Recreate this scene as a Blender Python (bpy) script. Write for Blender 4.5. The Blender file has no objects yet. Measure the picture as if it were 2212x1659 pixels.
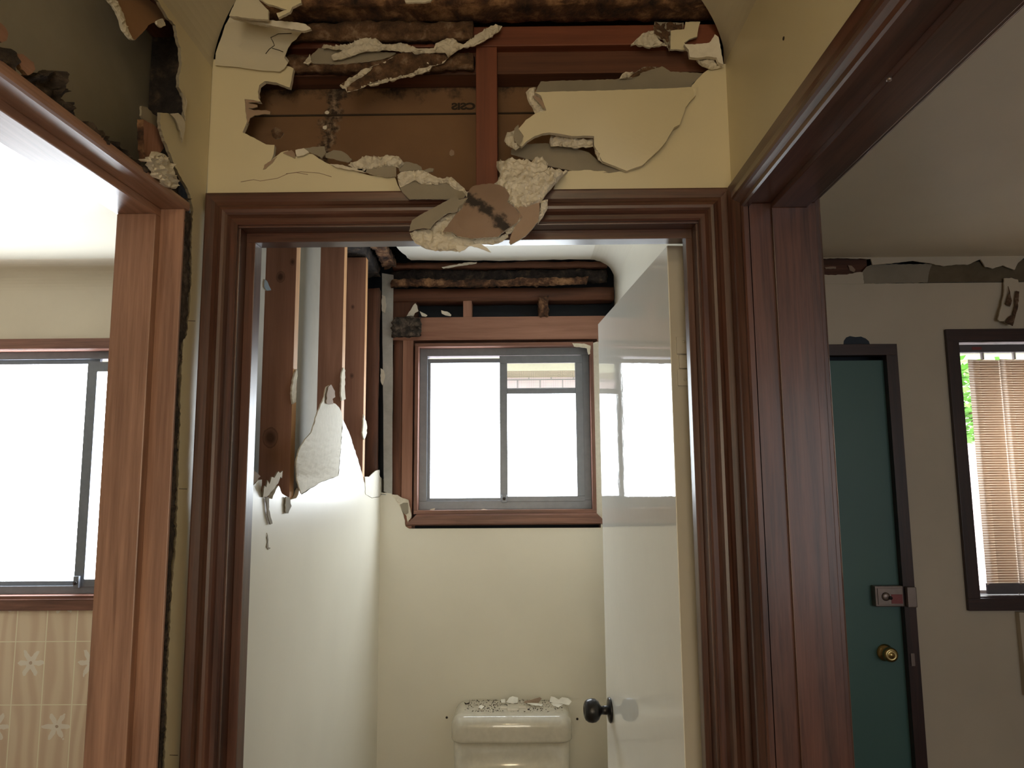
import bpy, bmesh, math, random
from mathutils import Vector, Matrix, noise
from mathutils.geometry import delaunay_2d_cdt

random.seed(7)
sc = bpy.context.scene
C = bpy.context.scene.collection
H = 1.58                     # eye height above the floor; all z below are relative to the eye

# ------------------------------------------------------------------ camera
FPX, CX, CY = 1630.0, 1106.0, 829.5
def _axes():
    Y = Vector((1120 - CX, -(1040 - CY), FPX)).normalized()
    Z = Vector((1010 - CX, -(-11900 - CY), FPX)); Z = (Z - Y * Z.dot(Y)).normalized()
    X = Z.cross(Y)
    if X.x < 0: X = -X
    return X, Y, Z
AX, AY, AZ = _axes()
def ray(px, py):
    d = Vector((px - CX, -(py - CY), FPX))
    return Vector((AX.dot(d), AY.dot(d), AZ.dot(d)))
def on_y(px, py, y): return ray(px, py) * (y / ray(px, py).y)
def to_px(x, y, z):
    c = AX * x + AY * y + AZ * z
    return (CX + FPX * c.x / c.z, CY - FPX * c.y / c.z, 0)
def on_x(px, py, x): return ray(px, py) * (x / ray(px, py).x)
cam = bpy.data.cameras.new('camera'); co = bpy.data.objects.new('camera', cam); C.objects.link(co)
cam.sensor_width = 36; cam.lens = FPX * 36 / 2212; cam.clip_start = 0.02
right = Vector((AX.x, AY.x, AZ.x)); up = Vector((AX.y, AY.y, AZ.y)); fwd = Vector((AX.z, AY.z, AZ.z))
M = Matrix((( right.x, up.x, -fwd.x), (right.y, up.y, -fwd.y), (right.z, up.z, -fwd.z))).to_4x4()
M.translation = Vector((0, 0, H)); co.matrix_world = M
sc.camera = co

# ------------------------------------------------------------------ light and exposure
sc.view_settings.view_transform = 'Standard'; sc.view_settings.look = 'None'
sc.view_settings.gamma = 1; sc.view_settings.use_curve_mapping = False
sc.view_settings.exposure = 0.45
try:
    sc.cycles.max_bounces = 10; sc.cycles.diffuse_bounces = 6; sc.cycles.glossy_bounces = 4
    sc.cycles.sample_clamp_indirect = 4; sc.cycles.caustics_reflective = False; sc.cycles.use_denoising = True
except Exception: pass
w = bpy.data.worlds.new('world'); sc.world = w; w.use_nodes = True
w.node_tree.nodes['Background'].inputs[0].default_value = (0.86, 0.93, 1, 1)
w.node_tree.nodes['Background'].inputs[1].default_value = 7.0
E_TOILET, E_BATH, E_REAR, E_LAMP, E_LOUNGE = 10.0, 14.0, 4.8, 21.0, 2.2

# ------------------------------------------------------------------ materials
def node_mat(name):
    m = bpy.data.materials.new(name); m.use_nodes = True
    nt = m.node_tree
    return m, nt, nt.nodes['Principled BSDF']
def ramp(nt, fac, stops):
    r = nt.nodes.new('ShaderNodeValToRGB'); nt.links.new(fac, r.inputs[0])
    els = r.color_ramp.elements
    while len(els) < len(stops): els.new(0.5)
    for e, (p, c) in zip(els, stops): e.position = p; e.color = (*c, 1)
    return r.outputs[0]
def noise_tex(nt, scale, detail=4, vec=None, rough=0.55, dist=0.0):
    n = nt.nodes.new('ShaderNodeTexNoise'); n.inputs['Scale'].default_value = scale
    n.inputs['Detail'].default_value = detail; n.inputs['Roughness'].default_value = rough
    n.inputs['Distortion'].default_value = dist
    if vec: nt.links.new(vec, n.inputs['Vector'])
    return n.outputs['Fac']
def coords(nt, scale=(1, 1, 1), loc=(0, 0, 0)):
    t = nt.nodes.new('ShaderNodeTexCoord'); mp = nt.nodes.new('ShaderNodeMapping')
    mp.inputs['Scale'].default_value = scale; mp.inputs['Location'].default_value = loc
    nt.links.new(t.outputs['Object'], mp.inputs[0]); return mp.outputs[0]
def bump(nt, h, strength, dist=0.002):
    b = nt.nodes.new('ShaderNodeBump'); b.inputs['Strength'].default_value = strength
    b.inputs['Distance'].default_value = dist; nt.links.new(h, b.inputs['Height']); return b.outputs[0]
def mixc(nt, fac, a, b):
    m = nt.nodes.new('ShaderNodeMix'); m.data_type = 'RGBA'
    if isinstance(fac, float): m.inputs[0].default_value = fac
    else: nt.links.new(fac, m.inputs[0])
    for i, v in ((6, a), (7, b)):
        if isinstance(v, tuple): m.inputs[i].default_value = (*v, 1)
        else: nt.links.new(v, m.inputs[i])
    return m.outputs[2]
def math_n(nt, op, a, b=None, c=None):
    m = nt.nodes.new('ShaderNodeMath'); m.operation = op
    for i, v in enumerate((a, b, c)):
        if v is None: continue
        if isinstance(v, (int, float)): m.inputs[i].default_value = v
        else: nt.links.new(v, m.inputs[i])
    return m.outputs[0]

def paint(name, col, rough=0.5, var=0.06, bmp=0.15, coat=0.0, bscale=60, broad=True):
    m, nt, p = node_mat(name); v = coords(nt)
    n = noise_tex(nt, 3.0 if broad else 9, 5, v)
    lo = tuple(c * (1 - var) for c in col); hi = tuple(min(1, c * (1 + var)) for c in col)
    nt.links.new(ramp(nt, n, [(0.3, lo), (0.7, hi)]), p.inputs['Base Color'])
    p.inputs['Roughness'].default_value = rough; p.inputs['Coat Weight'].default_value = coat
    p.inputs['Coat Roughness'].default_value = 0.12
    nt.links.new(bump(nt, noise_tex(nt, bscale, 4, v), bmp), p.inputs['Normal'])
    return m
def wood(name, dark, light, axis, rough=0.4, coat=0.0, gscale=60, bmp=0.2, knots=False, dust=0.0):
    m, nt, p = node_mat(name)
    s = [1, 1, 1]; s['xyz'.index(axis)] = 0.045
    v = coords(nt, tuple(s))
    n1 = noise_tex(nt, gscale, 6, v, 0.65, 0.6); n2 = noise_tex(nt, gscale * 3.6, 3, v, 0.6)
    s2 = [1, 1, 1]; s2['xyz'.index(axis)] = 0.25
    n3 = noise_tex(nt, 9, 3, coords(nt, tuple(s2)))
    f = math_n(nt, 'ADD', math_n(nt, 'MULTIPLY', n1, 0.6), math_n(nt, 'ADD', math_n(nt, 'MULTIPLY', n2, 0.2), math_n(nt, 'MULTIPLY', n3, 0.2)))
    col = ramp(nt, f, [(0.38, dark), (0.5, tuple((a + b) / 2 for a, b in zip(dark, light))), (0.62, light)])
    if knots:
        vo = nt.nodes.new('ShaderNodeTexVoronoi'); vo.inputs['Scale'].default_value = 5
        nt.links.new(coords(nt, tuple(0.8 if i != 'xyz'.index(axis) else 0.55 for i in range(3))), vo.inputs['Vector'])
        kf = ramp(nt, vo.outputs['Distance'], [(0.05, (1, 1, 1)), (0.13, (0, 0, 0))])
        col = mixc(nt, kf, col, tuple(c * 0.3 for c in dark))
    if dust:                                       # dull film of plaster dust, in patches
        s4 = [1, 1, 1]; s4['xyz'.index(axis)] = 0.2
        df = math_n(nt, 'MULTIPLY', ramp(nt, noise_tex(nt, 22, 6, coords(nt, tuple(s4)), 0.7), [(0.45, (0, 0, 0)), (0.72, (1, 1, 1))]), dust)
        col = mixc(nt, df, col, (0.36, 0.30, 0.26))
    nt.links.new(col, p.inputs['Base Color'])
    p.inputs['Roughness'].default_value = rough; p.inputs['Coat Weight'].default_value = coat
    p.inputs['Coat Roughness'].default_value = 0.16
    nt.links.new(bump(nt, f, bmp, 0.001), p.inputs['Normal'])
    return m
def knotty(name, dark, light, axis, knots):
    m = wood(name, dark, light, axis, 0.7, 0, 26, 0.3); nt = m.node_tree; p = nt.nodes['Principled BSDF']
    src = p.inputs['Base Color'].links[0].from_socket
    sx = nt.nodes.new('ShaderNodeSeparateXYZ'); nt.links.new(coords(nt), sx.inputs[0]); nz = noise_tex(nt, 60, 3, coords(nt))
    for (kx, kz, r) in knots:
        dx = math_n(nt, 'DIVIDE', math_n(nt, 'SUBTRACT', sx.outputs[0], kx), r); dz = math_n(nt, 'DIVIDE', math_n(nt, 'SUBTRACT', sx.outputs[2], kz + H), r * 1.35)
        d = math_n(nt, 'ADD', math_n(nt, 'SQRT', math_n(nt, 'ADD', math_n(nt, 'MULTIPLY', dx, dx), math_n(nt, 'MULTIPLY', dz, dz))), math_n(nt, 'MULTIPLY', nz, 0.25))
        f = ramp(nt, d, [(0.45, (0.85, 0.85, 0.85)), (0.8, (0.25, 0.25, 0.25)), (0.95, (0.55, 0.55, 0.55)), (1.2, (0, 0, 0))])
        src = mixc(nt, f, src, tuple(c * 0.30 for c in dark))
    nt.links.new(src, p.inputs['Base Color']); return m
def blotch(name, stops, scale=30, rough=0.9, bmp=0.6, bd=0.004, detail=8, bs=None):
    m, nt, p = node_mat(name); v = coords(nt)
    n = noise_tex(nt, scale, detail, v, 0.65, 0.3)
    nt.links.new(ramp(nt, n, stops), p.inputs['Base Color'])
    p.inputs['Roughness'].default_value = rough
    nt.links.new(bump(nt, noise_tex(nt, bs or scale * 3, 6, v, 0.7), bmp, bd), p.inputs['Normal'])
    return m
def solid(name, col, rough=0.5, metal=0.0, coat=0.0):
    m, nt, p = node_mat(name)
    n = noise_tex(nt, 40, 3, coords(nt))
    nt.links.new(ramp(nt, n, [(0.3, tuple(c * 0.93 for c in col)), (0.7, tuple(min(1, c * 1.07) for c in col))]), p.inputs['Base Color'])
    p.inputs['Roughness'].default_value = rough; p.inputs['Metallic'].default_value = metal; p.inputs['Coat Weight'].default_value = coat
    return m
def lit_glass(name, strength, col):
    m, nt, p = node_mat(name)                       # glowing glass: the day in the far windows, added light in the rest
    v = coords(nt); n = noise_tex(nt, 220, 2, v)
    p.inputs['Base Color'].default_value = (0.8, 0.85, 0.85, 1); p.inputs['Roughness'].default_value = 0.2
    nt.links.new(ramp(nt, n, [(0.3, tuple(c * 0.94 for c in col)), (0.7, col)]), p.inputs['Emission Color'])
    p.inputs['Emission Strength'].default_value = strength
    nt.links.new(bump(nt, n, 0.3, 0.001), p.inputs['Normal'])
    return m

m_cream = paint('cream_wall_paint', (0.66, 0.59, 0.41), 0.42, 0.05, 0.10)
m_cream_t = paint('pale_cream_wall_paint', (0.77, 0.735, 0.635), 0.33, 0.03, 0.10)
m_ceil_t = paint('white_toilet_ceiling_paint', (0.88, 0.86, 0.78), 0.5, 0.03, 0.08)
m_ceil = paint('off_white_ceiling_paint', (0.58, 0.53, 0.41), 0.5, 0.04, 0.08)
m_ceil_gloss = paint('gloss_ceiling_paint', (0.70, 0.67, 0.57), 0.24, 0.03, 0.12, bscale=25)
m_room = paint('dull_cream_paint', (0.56, 0.49, 0.38), 0.5, 0.06, 0.12)
m_ceil_lounge = paint('lounge_ceiling_paint', (0.74, 0.67, 0.53), 0.5, 0.04, 0.08)
m_doorpaint = paint('gloss_door_paint', (0.87, 0.865, 0.82), 0.025, 0.03, 0.07, 0.0, 26)
m_edge = paint('door_edge_paint', (0.56, 0.53, 0.47), 0.35, 0.05, 0.1)
TD, TL = (0.036, 0.013, 0.009), (0.120, 0.048, 0.032)
m_trim = {a: wood('dark_red_stained_trim_' + a, TD, TL, a, 0.36 if a == 'z' else 0.30, 0.10 if a == 'z' else 0.22, dust=0.05) for a in 'xyz'}
JD, JL = (0.225, 0.115, 0.078), (0.43, 0.245, 0.175)
m_jamb = {a: wood('red_brown_jamb_timber_' + a, JD, JL, a, 0.38, 0.12) for a in 'xyz'}
SD, SL = (0.25, 0.115, 0.075), (0.41, 0.215, 0.15)
m_stud = {a: wood('raw_framing_timber_' + a, SD, SL, a, 0.7, 0, 26, 0.3, True) for a in 'xyz'}
m_stud_dark = {a: wood('old_framing_timber_' + a, (0.055, 0.022, 0.012), (0.15, 0.055, 0.028), a, 0.75, 0, 30, 0.4) for a in 'xyz'}
m_redstud = {a: wood('dark_red_framing_timber_' + a, (0.10, 0.026, 0.012), (0.22, 0.065, 0.030), a, 0.6, 0, 26, 0.3) for a in 'xyz'}
m_stud_lit = wood('lit_stud_edge', (0.45, 0.22, 0.09), (0.72, 0.42, 0.20), 'z', 0.6, 0, 40)  # window light on the stud edges, put into a brighter timber colour
m_dkframe = {a: wood('near_black_stained_trim_' + a, (0.022, 0.010, 0.010), (0.055, 0.022, 0.018), a, 0.4, 0.15) for a in 'xyz'}
m_gyp = blotch('broken_gypsum', [(0.3, (0.66, 0.59, 0.47)), (0.7, (0.86, 0.80, 0.68))], 45, 0.95, 0.9, 0.005)
m_paper = blotch('grey_liner_paper', [(0.3, (0.235, 0.205, 0.155)), (0.7, (0.30, 0.26, 0.20))], 8, 0.85, 0.15, 0.001)
m_brown = blotch('brown_liner_paper', [(0.3, (0.22, 0.115, 0.055)), (0.7, (0.30, 0.165, 0.085))], 7, 0.85, 0.15, 0.001)
m_tan = blotch('tan_liner_paper', [(0.3, (0.28, 0.195, 0.14)), (0.7, (0.36, 0.255, 0.185))], 9, 0.85, 0.15, 0.001)
m_pale = blotch('pale_liner_paper', [(0.3, (0.62, 0.58, 0.49)), (0.7, (0.74, 0.69, 0.60))], 60, 0.8, 0.1, 0.001)
m_mud = blotch('termite_mud', [(0.32, (0.012, 0.009, 0.008)), (0.52, (0.06, 0.042, 0.032)), (0.75, (0.19, 0.14, 0.105))], 45, 0.95, 1.0, 0.008)
m_mudbrown = blotch('mud_crusted_paper', [(0.35, (0.05, 0.026, 0.014)), (0.55, (0.15, 0.08, 0.042)), (0.72, (0.33, 0.23, 0.15))], 42, 0.95, 0.9, 0.005)
m_rot = blotch('termite_eaten_wood', [(0.35, (0.02, 0.012, 0.009)), (0.5, (0.11, 0.05, 0.026)), (0.66, (0.40, 0.22, 0.11))], 22, 0.95, 1.0, 0.008)
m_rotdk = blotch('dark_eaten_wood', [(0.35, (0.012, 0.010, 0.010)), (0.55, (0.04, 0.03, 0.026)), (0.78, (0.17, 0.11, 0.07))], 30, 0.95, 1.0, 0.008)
m_fibro = blotch('grey_wall_sheet_back', [(0.3, (0.25, 0.23, 0.19)), (0.7, (0.32, 0.295, 0.245))], 4, 0.8, 0.1, 0.001)
m_sark = solid('dark_blue_sarking', (0.012, 0.022, 0.038), 0.6)
m_black = solid('black_cavity', (0.004, 0.004, 0.007), 0.9)
m_alu = solid('aluminium_with_glare', (0.20, 0.22, 0.26), 0.38, 0.4)  # dark frame metal coloured paler and bluer for the window glare
m_galv = blotch('grey_metal_bead', [(0.3, (0.36, 0.36, 0.34)), (0.7, (0.47, 0.47, 0.45))], 30, 0.5, 0.2, 0.001)
m_porc = solid('cream_porcelain', (0.61, 0.575, 0.49), 0.12, 0, 0.6)
m_knob = solid('black_bronze_knob', (0.035, 0.033, 0.034), 0.28, 0.7)
m_brass = solid('aged_brass', (0.42, 0.31, 0.13), 0.25, 1.0)
m_lock = solid('worn_nickel', (0.25, 0.20, 0.175), 0.4, 0.8)
m_red = solid('faded_red_label', (0.26, 0.06, 0.06), 0.5)
m_teal = paint('teal_door_paint', (0.072, 0.155, 0.14), 0.45, 0.04, 0.1)
m_soot = solid('dark_stain', (0.03, 0.02, 0.015), 0.9)
m_weight = solid('grey_blind_weight', (0.13, 0.12, 0.13), 0.6)
m_white = solid('white_plastic', (0.75, 0.73, 0.68), 0.4)
m_ink = solid('faded_stamp_ink', (0.035, 0.022, 0.012), 0.9)
m_floor = wood('brown_floor_boards', (0.10, 0.06, 0.035), (0.24, 0.15, 0.09), 'y', 0.5, 0.1)
m_ground = solid('pale_paving', (0.55, 0.53, 0.5), 0.9)
m_leaf = solid('bright_leaf', (0.16, 0.38, 0.05), 0.6)
m_pane_t = lit_glass('bright_obscure_glass', E_TOILET, (0.86, 0.94, 1.0))
m_pane_b = lit_glass('bright_bathroom_glass', E_BATH, (0.88, 0.94, 1.0))
m_pane_r = lit_glass('added_warm_rear_glow', E_REAR, (1.0, 0.88, 0.68))
m_pane_l = lit_glass('added_lounge_glow', E_LOUNGE, (0.93, 0.96, 1.0))
m_lamp = lit_glass('added_lamp_glow', E_LAMP, (1.0, 0.80, 0.52))
def m_clear():
    m, nt, p = node_mat('clear_glass'); t = nt.nodes.new('ShaderNodeBsdfTransparent'); g = nt.nodes.new('ShaderNodeBsdfGlossy')
    g.inputs['Roughness'].default_value = 0.02; mx = nt.nodes.new('ShaderNodeMixShader'); mx.inputs[0].default_value = 0.06
    nt.links.new(t.outputs[0], mx.inputs[1]); nt.links.new(g.outputs[0], mx.inputs[2])
    nt.links.new(mx.outputs[0], nt.nodes['Material Output'].inputs[0]); return m
m_glass = m_clear()
def m_screen_():
    m, nt, p = node_mat('insect_screen_mesh'); p.inputs['Base Color'].default_value = (0.25, 0.25, 0.24, 1)
    v = coords(nt); sx = nt.nodes.new('ShaderNodeSeparateXYZ'); nt.links.new(v, sx.inputs[0])
    f = []
    for o in (0, 2):
        fr = math_n(nt, 'FRACT', math_n(nt, 'MULTIPLY', sx.outputs[o], 260.0)); f.append(math_n(nt, 'LESS_THAN', fr, 0.24))
    k = math_n(nt, 'MAXIMUM', f[0], f[1])
    t = nt.nodes.new('ShaderNodeBsdfTransparent'); mx = nt.nodes.new('ShaderNodeMixShader')
    nt.links.new(k, mx.inputs[0]); nt.links.new(t.outputs[0], mx.inputs[1]); nt.links.new(p.outputs[0], mx.inputs[2])
    nt.links.new(mx.outputs[0], nt.nodes['Material Output'].inputs[0]); return m
m_screen = m_screen_()
def m_brick_():
    m, nt, p = node_mat('pink_brickwork'); b = nt.nodes.new('ShaderNodeTexBrick')
    v = coords(nt); sx = nt.nodes.new('ShaderNodeSeparateXYZ'); nt.links.new(v, sx.inputs[0])
    cb = nt.nodes.new('ShaderNodeCombineXYZ'); nt.links.new(sx.outputs[0], cb.inputs[0]); nt.links.new(sx.outputs[2], cb.inputs[1])
    nt.links.new(cb.outputs[0], b.inputs['Vector'])
    b.inputs['Color1'].default_value = (0.80, 0.63, 0.60, 1); b.inputs['Color2'].default_value = (0.70, 0.54, 0.51, 1); b.inputs['Mortar'].default_value = (0.32, 0.30, 0.28, 1)
    b.inputs['Scale'].default_value = 1; b.inputs['Brick Width'].default_value = 0.24; b.inputs['Row Height'].default_value = 0.095; b.inputs['Mortar Size'].default_value = 0.008
    nt.links.new(b.outputs[0], p.inputs['Base Color']); p.inputs['Roughness'].default_value = 0.9; return m
m_brick = m_brick_()
def m_vane_():
    m, nt, p = node_mat('blind_fabric_with_louvre_shade')
    v = coords(nt); sx = nt.nodes.new('ShaderNodeSeparateXYZ'); nt.links.new(v, sx.inputs[0])
    fr = math_n(nt, 'FRACT', math_n(nt, 'MULTIPLY', sx.outputs[2], 105.0)); st = math_n(nt, 'LESS_THAN', fr, 0.42)  # stripes of outside louvre shade, put into the fabric colour
    col = mixc(nt, st, (0.66, 0.54, 0.44), (0.96, 0.92, 0.85))
    d = nt.nodes.new('ShaderNodeBsdfDiffuse'); t = nt.nodes.new('ShaderNodeBsdfTranslucent'); mx = nt.nodes.new('ShaderNodeMixShader')
    nt.links.new(col, d.inputs[0]); nt.links.new(col, t.inputs[0]); mx.inputs[0].default_value = 0.78
    nt.links.new(d.outputs[0], mx.inputs[1]); nt.links.new(t.outputs[0], mx.inputs[2])
    nt.links.new(mx.outputs[0], nt.nodes['Material Output'].inputs[0]); return m
m_vane = m_vane_()
TW, TH_, TX, TZ = 0.1145, 0.229, -1.91, -0.588       # bathroom tile grid
def m_tile_():
    m, nt, p = node_mat('cream_flower_tiles')
    v = coords(nt); sx = nt.nodes.new('ShaderNodeSeparateXYZ'); nt.links.new(v, sx.inputs[0])
    a = math_n(nt, 'DIVIDE', math_n(nt, 'SUBTRACT', sx.outputs[0], TX), TW)
    b = math_n(nt, 'DIVIDE', math_n(nt, 'SUBTRACT', sx.outputs[2], TZ + H), TH_)
    fa, fb = math_n(nt, 'FRACT', a), math_n(nt, 'FRACT', b)
    ia, ib = math_n(nt, 'FLOOR', a), math_n(nt, 'FLOOR', b)
    par = math_n(nt, 'PINGPONG', math_n(nt, 'ADD', math_n(nt, 'ADD', ia, ib), 1.0), 1.0)          # 0 or 1, checkerboard
    grout = math_n(nt, 'MAXIMUM', math_n(nt, 'GREATER_THAN', math_n(nt, 'ABSOLUTE', math_n(nt, 'SUBTRACT', fa, 0.5)), 0.482),
                   math_n(nt, 'GREATER_THAN', math_n(nt, 'ABSOLUTE', math_n(nt, 'SUBTRACT', fb, 0.5)), 0.4925))
    du = math_n(nt, 'SUBTRACT', fa, 0.55); dv = math_n(nt, 'MULTIPLY', math_n(nt, 'SUBTRACT', fb, 0.66), 2.0)
    r = math_n(nt, 'SQRT', math_n(nt, 'ADD', math_n(nt, 'MULTIPLY', du, du), math_n(nt, 'MULTIPLY', dv, dv)))
    th = math_n(nt, 'ARCTAN2', dv, du)
    pet = math_n(nt, 'ADD', 0.30, math_n(nt, 'MULTIPLY', math_n(nt, 'COSINE', math_n(nt, 'MULTIPLY', th, 6.0)), 0.15))
    nz = noise_tex(nt, 55, 3, v)
    fl = math_n(nt, 'LESS_THAN', math_n(nt, 'ADD', r, math_n(nt, 'MULTIPLY', math_n(nt, 'SUBTRACT', nz, 0.5), 0.34)), pet)
    fl = math_n(nt, 'MULTIPLY', fl, math_n(nt, 'SUBTRACT', 1.0, par))
    ctr = math_n(nt, 'MULTIPLY', math_n(nt, 'LESS_THAN', math_n(nt, 'ADD', r, math_n(nt, 'MULTIPLY', nz, 0.06)), 0.085), math_n(nt, 'SUBTRACT', 1.0, par))
    wv = nt.nodes.new('ShaderNodeTexWave'); wv.inputs['Scale'].default_value = 6; wv.inputs['Distortion'].default_value = 9; wv.inputs['Detail'].default_value = 1
    nt.links.new(coords(nt, (1, 1, 0.35)), wv.inputs['Vector'])
    base = ramp(nt, wv.outputs['Fac'], [(0.1, (0.74, 0.57, 0.42)), (0.85, (0.83, 0.69, 0.52))])
    c1 = mixc(nt, math_n(nt, 'MULTIPLY', fl, 0.75), base, (0.93, 0.89, 0.80))
    c2 = mixc(nt, math_n(nt, 'MULTIPLY', ctr, 0.6), c1, (0.34, 0.16, 0.06))
    c3 = mixc(nt, grout, c2, (0.95, 0.89, 0.70))
    nt.links.new(c3, p.inputs['Base Color']); p.inputs['Roughness'].default_value = 0.2
    return m
m_tile = m_tile_()
def m_mould_():                                       # brown liner paper with a diagonal smear of black mould
    m, nt, p = node_mat('mouldy_brown_paper'); v = coords(nt); sx = nt.nodes.new('ShaderNodeSeparateXYZ'); nt.links.new(v, sx.inputs[0])
    base = ramp(nt, noise_tex(nt, 9, 4, v), [(0.3, (0.22, 0.145, 0.105)), (0.7, (0.29, 0.20, 0.145))])
    # distance from the line running down to the right across the flap
    A = on_y(1012, 425, 1.27); B = on_y(1085, 492, 1.27)
    dx, dz = (B.x - A.x), (B.z - A.z); L = math.hypot(dx, dz)
    k = math_n(nt, 'ABSOLUTE', math_n(nt, 'ADD', math_n(nt, 'MULTIPLY', math_n(nt, 'SUBTRACT', sx.outputs[0], A.x), -dz / L), math_n(nt, 'MULTIPLY', math_n(nt, 'SUBTRACT', sx.outputs[2], A.z + H), dx / L)))
    k = math_n(nt, 'ADD', k, math_n(nt, 'MULTIPLY', math_n(nt, 'SUBTRACT', noise_tex(nt, 70, 5, v), 0.5), 0.04))
    f = ramp(nt, k, [(0.006, (1, 1, 1)), (0.013, (0, 0, 0))])
    nt.links.new(mixc(nt, f, base, (0.035, 0.026, 0.022)), p.inputs['Base Color']); p.inputs['Roughness'].default_value = 0.9
    nt.links.new(bump(nt, noise_tex(nt, 90, 5, v), 0.4, 0.002), p.inputs['Normal']); return m
m_mould = m_mould_()
def m_cavpaper_():                                    # back of the far sheet: brown paper, seam and dark mud tracks
    m, nt, p = node_mat('brown_sheet_back_with_mud_tracks'); v = coords(nt); sx = nt.nodes.new('ShaderNodeSeparateXYZ'); nt.links.new(v, sx.inputs[0])
    base = ramp(nt, noise_tex(nt, 5, 4, v), [(0.3, (0.16, 0.086, 0.043)), (0.7, (0.215, 0.12, 0.062))])
    x0 = on_y(712, 250, 1.41).x
    nz = noise_tex(nt, 26, 7, v, 0.7)
    k = math_n(nt, 'ADD', math_n(nt, 'ABSOLUTE', math_n(nt, 'ADD', math_n(nt, 'SUBTRACT', sx.outputs[0], x0), math_n(nt, 'MULTIPLY', math_n(nt, 'SUBTRACT', sx.outputs[2], H + 0.7), -0.15))), math_n(nt, 'MULTIPLY', math_n(nt, 'SUBTRACT', nz, 0.5), 0.11))
    f = ramp(nt, k, [(0.004, (1, 1, 1)), (0.016, (0, 0, 0))])
    c = mixc(nt, f, base, mixc(nt, ramp(nt, noise_tex(nt, 90, 4, v), [(0.45, (0, 0, 0)), (0.68, (1, 1, 1))]), (0.035, 0.020, 0.012), (0.30, 0.21, 0.14)))
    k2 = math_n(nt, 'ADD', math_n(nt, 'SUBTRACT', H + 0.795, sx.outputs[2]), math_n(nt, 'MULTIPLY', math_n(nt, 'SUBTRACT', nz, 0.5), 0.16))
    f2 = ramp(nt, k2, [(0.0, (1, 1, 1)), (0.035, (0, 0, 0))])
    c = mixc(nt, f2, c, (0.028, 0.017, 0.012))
    nt.links.new(c, p.inputs['Base Color']); p.inputs['Roughness'].default_value = 0.9
    nt.links.new(bump(nt, nz, 0.3, 0.003), p.inputs['Normal']); return m
m_cav = m_cavpaper_()

# ------------------------------------------------------------------ object helpers
def tag(o, label=None, cat=None, group=None, kind=None):
    if label: o['label'] = label
    if cat: o['category'] = cat
    if group: o['group'] = group
    if kind: o['kind'] = kind
    return o
def S(o, label=None): return tag(o, label, kind='structure')
def empty(name, loc=(0, 0, 0), parent=None):
    o = bpy.data.objects.new(name, None); C.objects.link(o); o.empty_display_size = 0.05
    o.location = (loc[0], loc[1], loc[2] + H)
    if parent: o.parent = parent
    return o
def link(name, bm, mats, parent=None, smooth=False):
    me = bpy.data.meshes.new(name)
    bmesh.ops.recalc_face_normals(bm, faces=bm.faces) if not getattr(bm, 'keep', False) else None
    bm.to_mesh(me); bm.free()
    for m in (mats if isinstance(mats, (list, tuple)) else [mats]): me.materials.append(m)
    if smooth:
        for p in me.polygons: p.use_smooth = True
    o = bpy.data.objects.new(name, me); C.objects.link(o)
    if parent:
        o.parent = parent; o.matrix_parent_inverse = Matrix.Translation(-parent_loc(parent))
    return o
def parent_loc(p):
    v = Vector((0, 0, 0))
    while p:
        v += p.location; p = None if p.parent is None else p.parent if not p.matrix_parent_inverse.translation.length else None
    return v
def add_box(bm, x0, x1, y0, y1, z0, z1, bev=0.0, mi=0):
    r = bmesh.ops.create_cube(bm, size=1)
    for v in r['verts']:
        v.co = Vector((x0 + (v.co.x + .5) * (x1 - x0), y0 + (v.co.y + .5) * (y1 - y0), H + z0 + (v.co.z + .5) * (z1 - z0)))
    fs = list({f for v in r['verts'] for f in v.link_faces})
    for f in fs: f.material_index = mi
    if bev:
        es = list({e for v in r['verts'] for e in v.link_edges})
        bmesh.ops.bevel(bm, geom=es, offset=bev, segments=2, affect='EDGES', profile=0.6)
def box(name, x0, x1, y0, y1, z0, z1, m, parent=None, bev=0.0015):
    bm = bmesh.new(); add_box(bm, x0, x1, y0, y1, z0, z1, bev); return link(name, bm, m, parent)
def boxes(name, lst, m, parent=None, bev=0.0):
    bm = bmesh.new()
    for b in lst: add_box(bm, *b, bev)
    return link(name, bm, m, parent)
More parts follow.
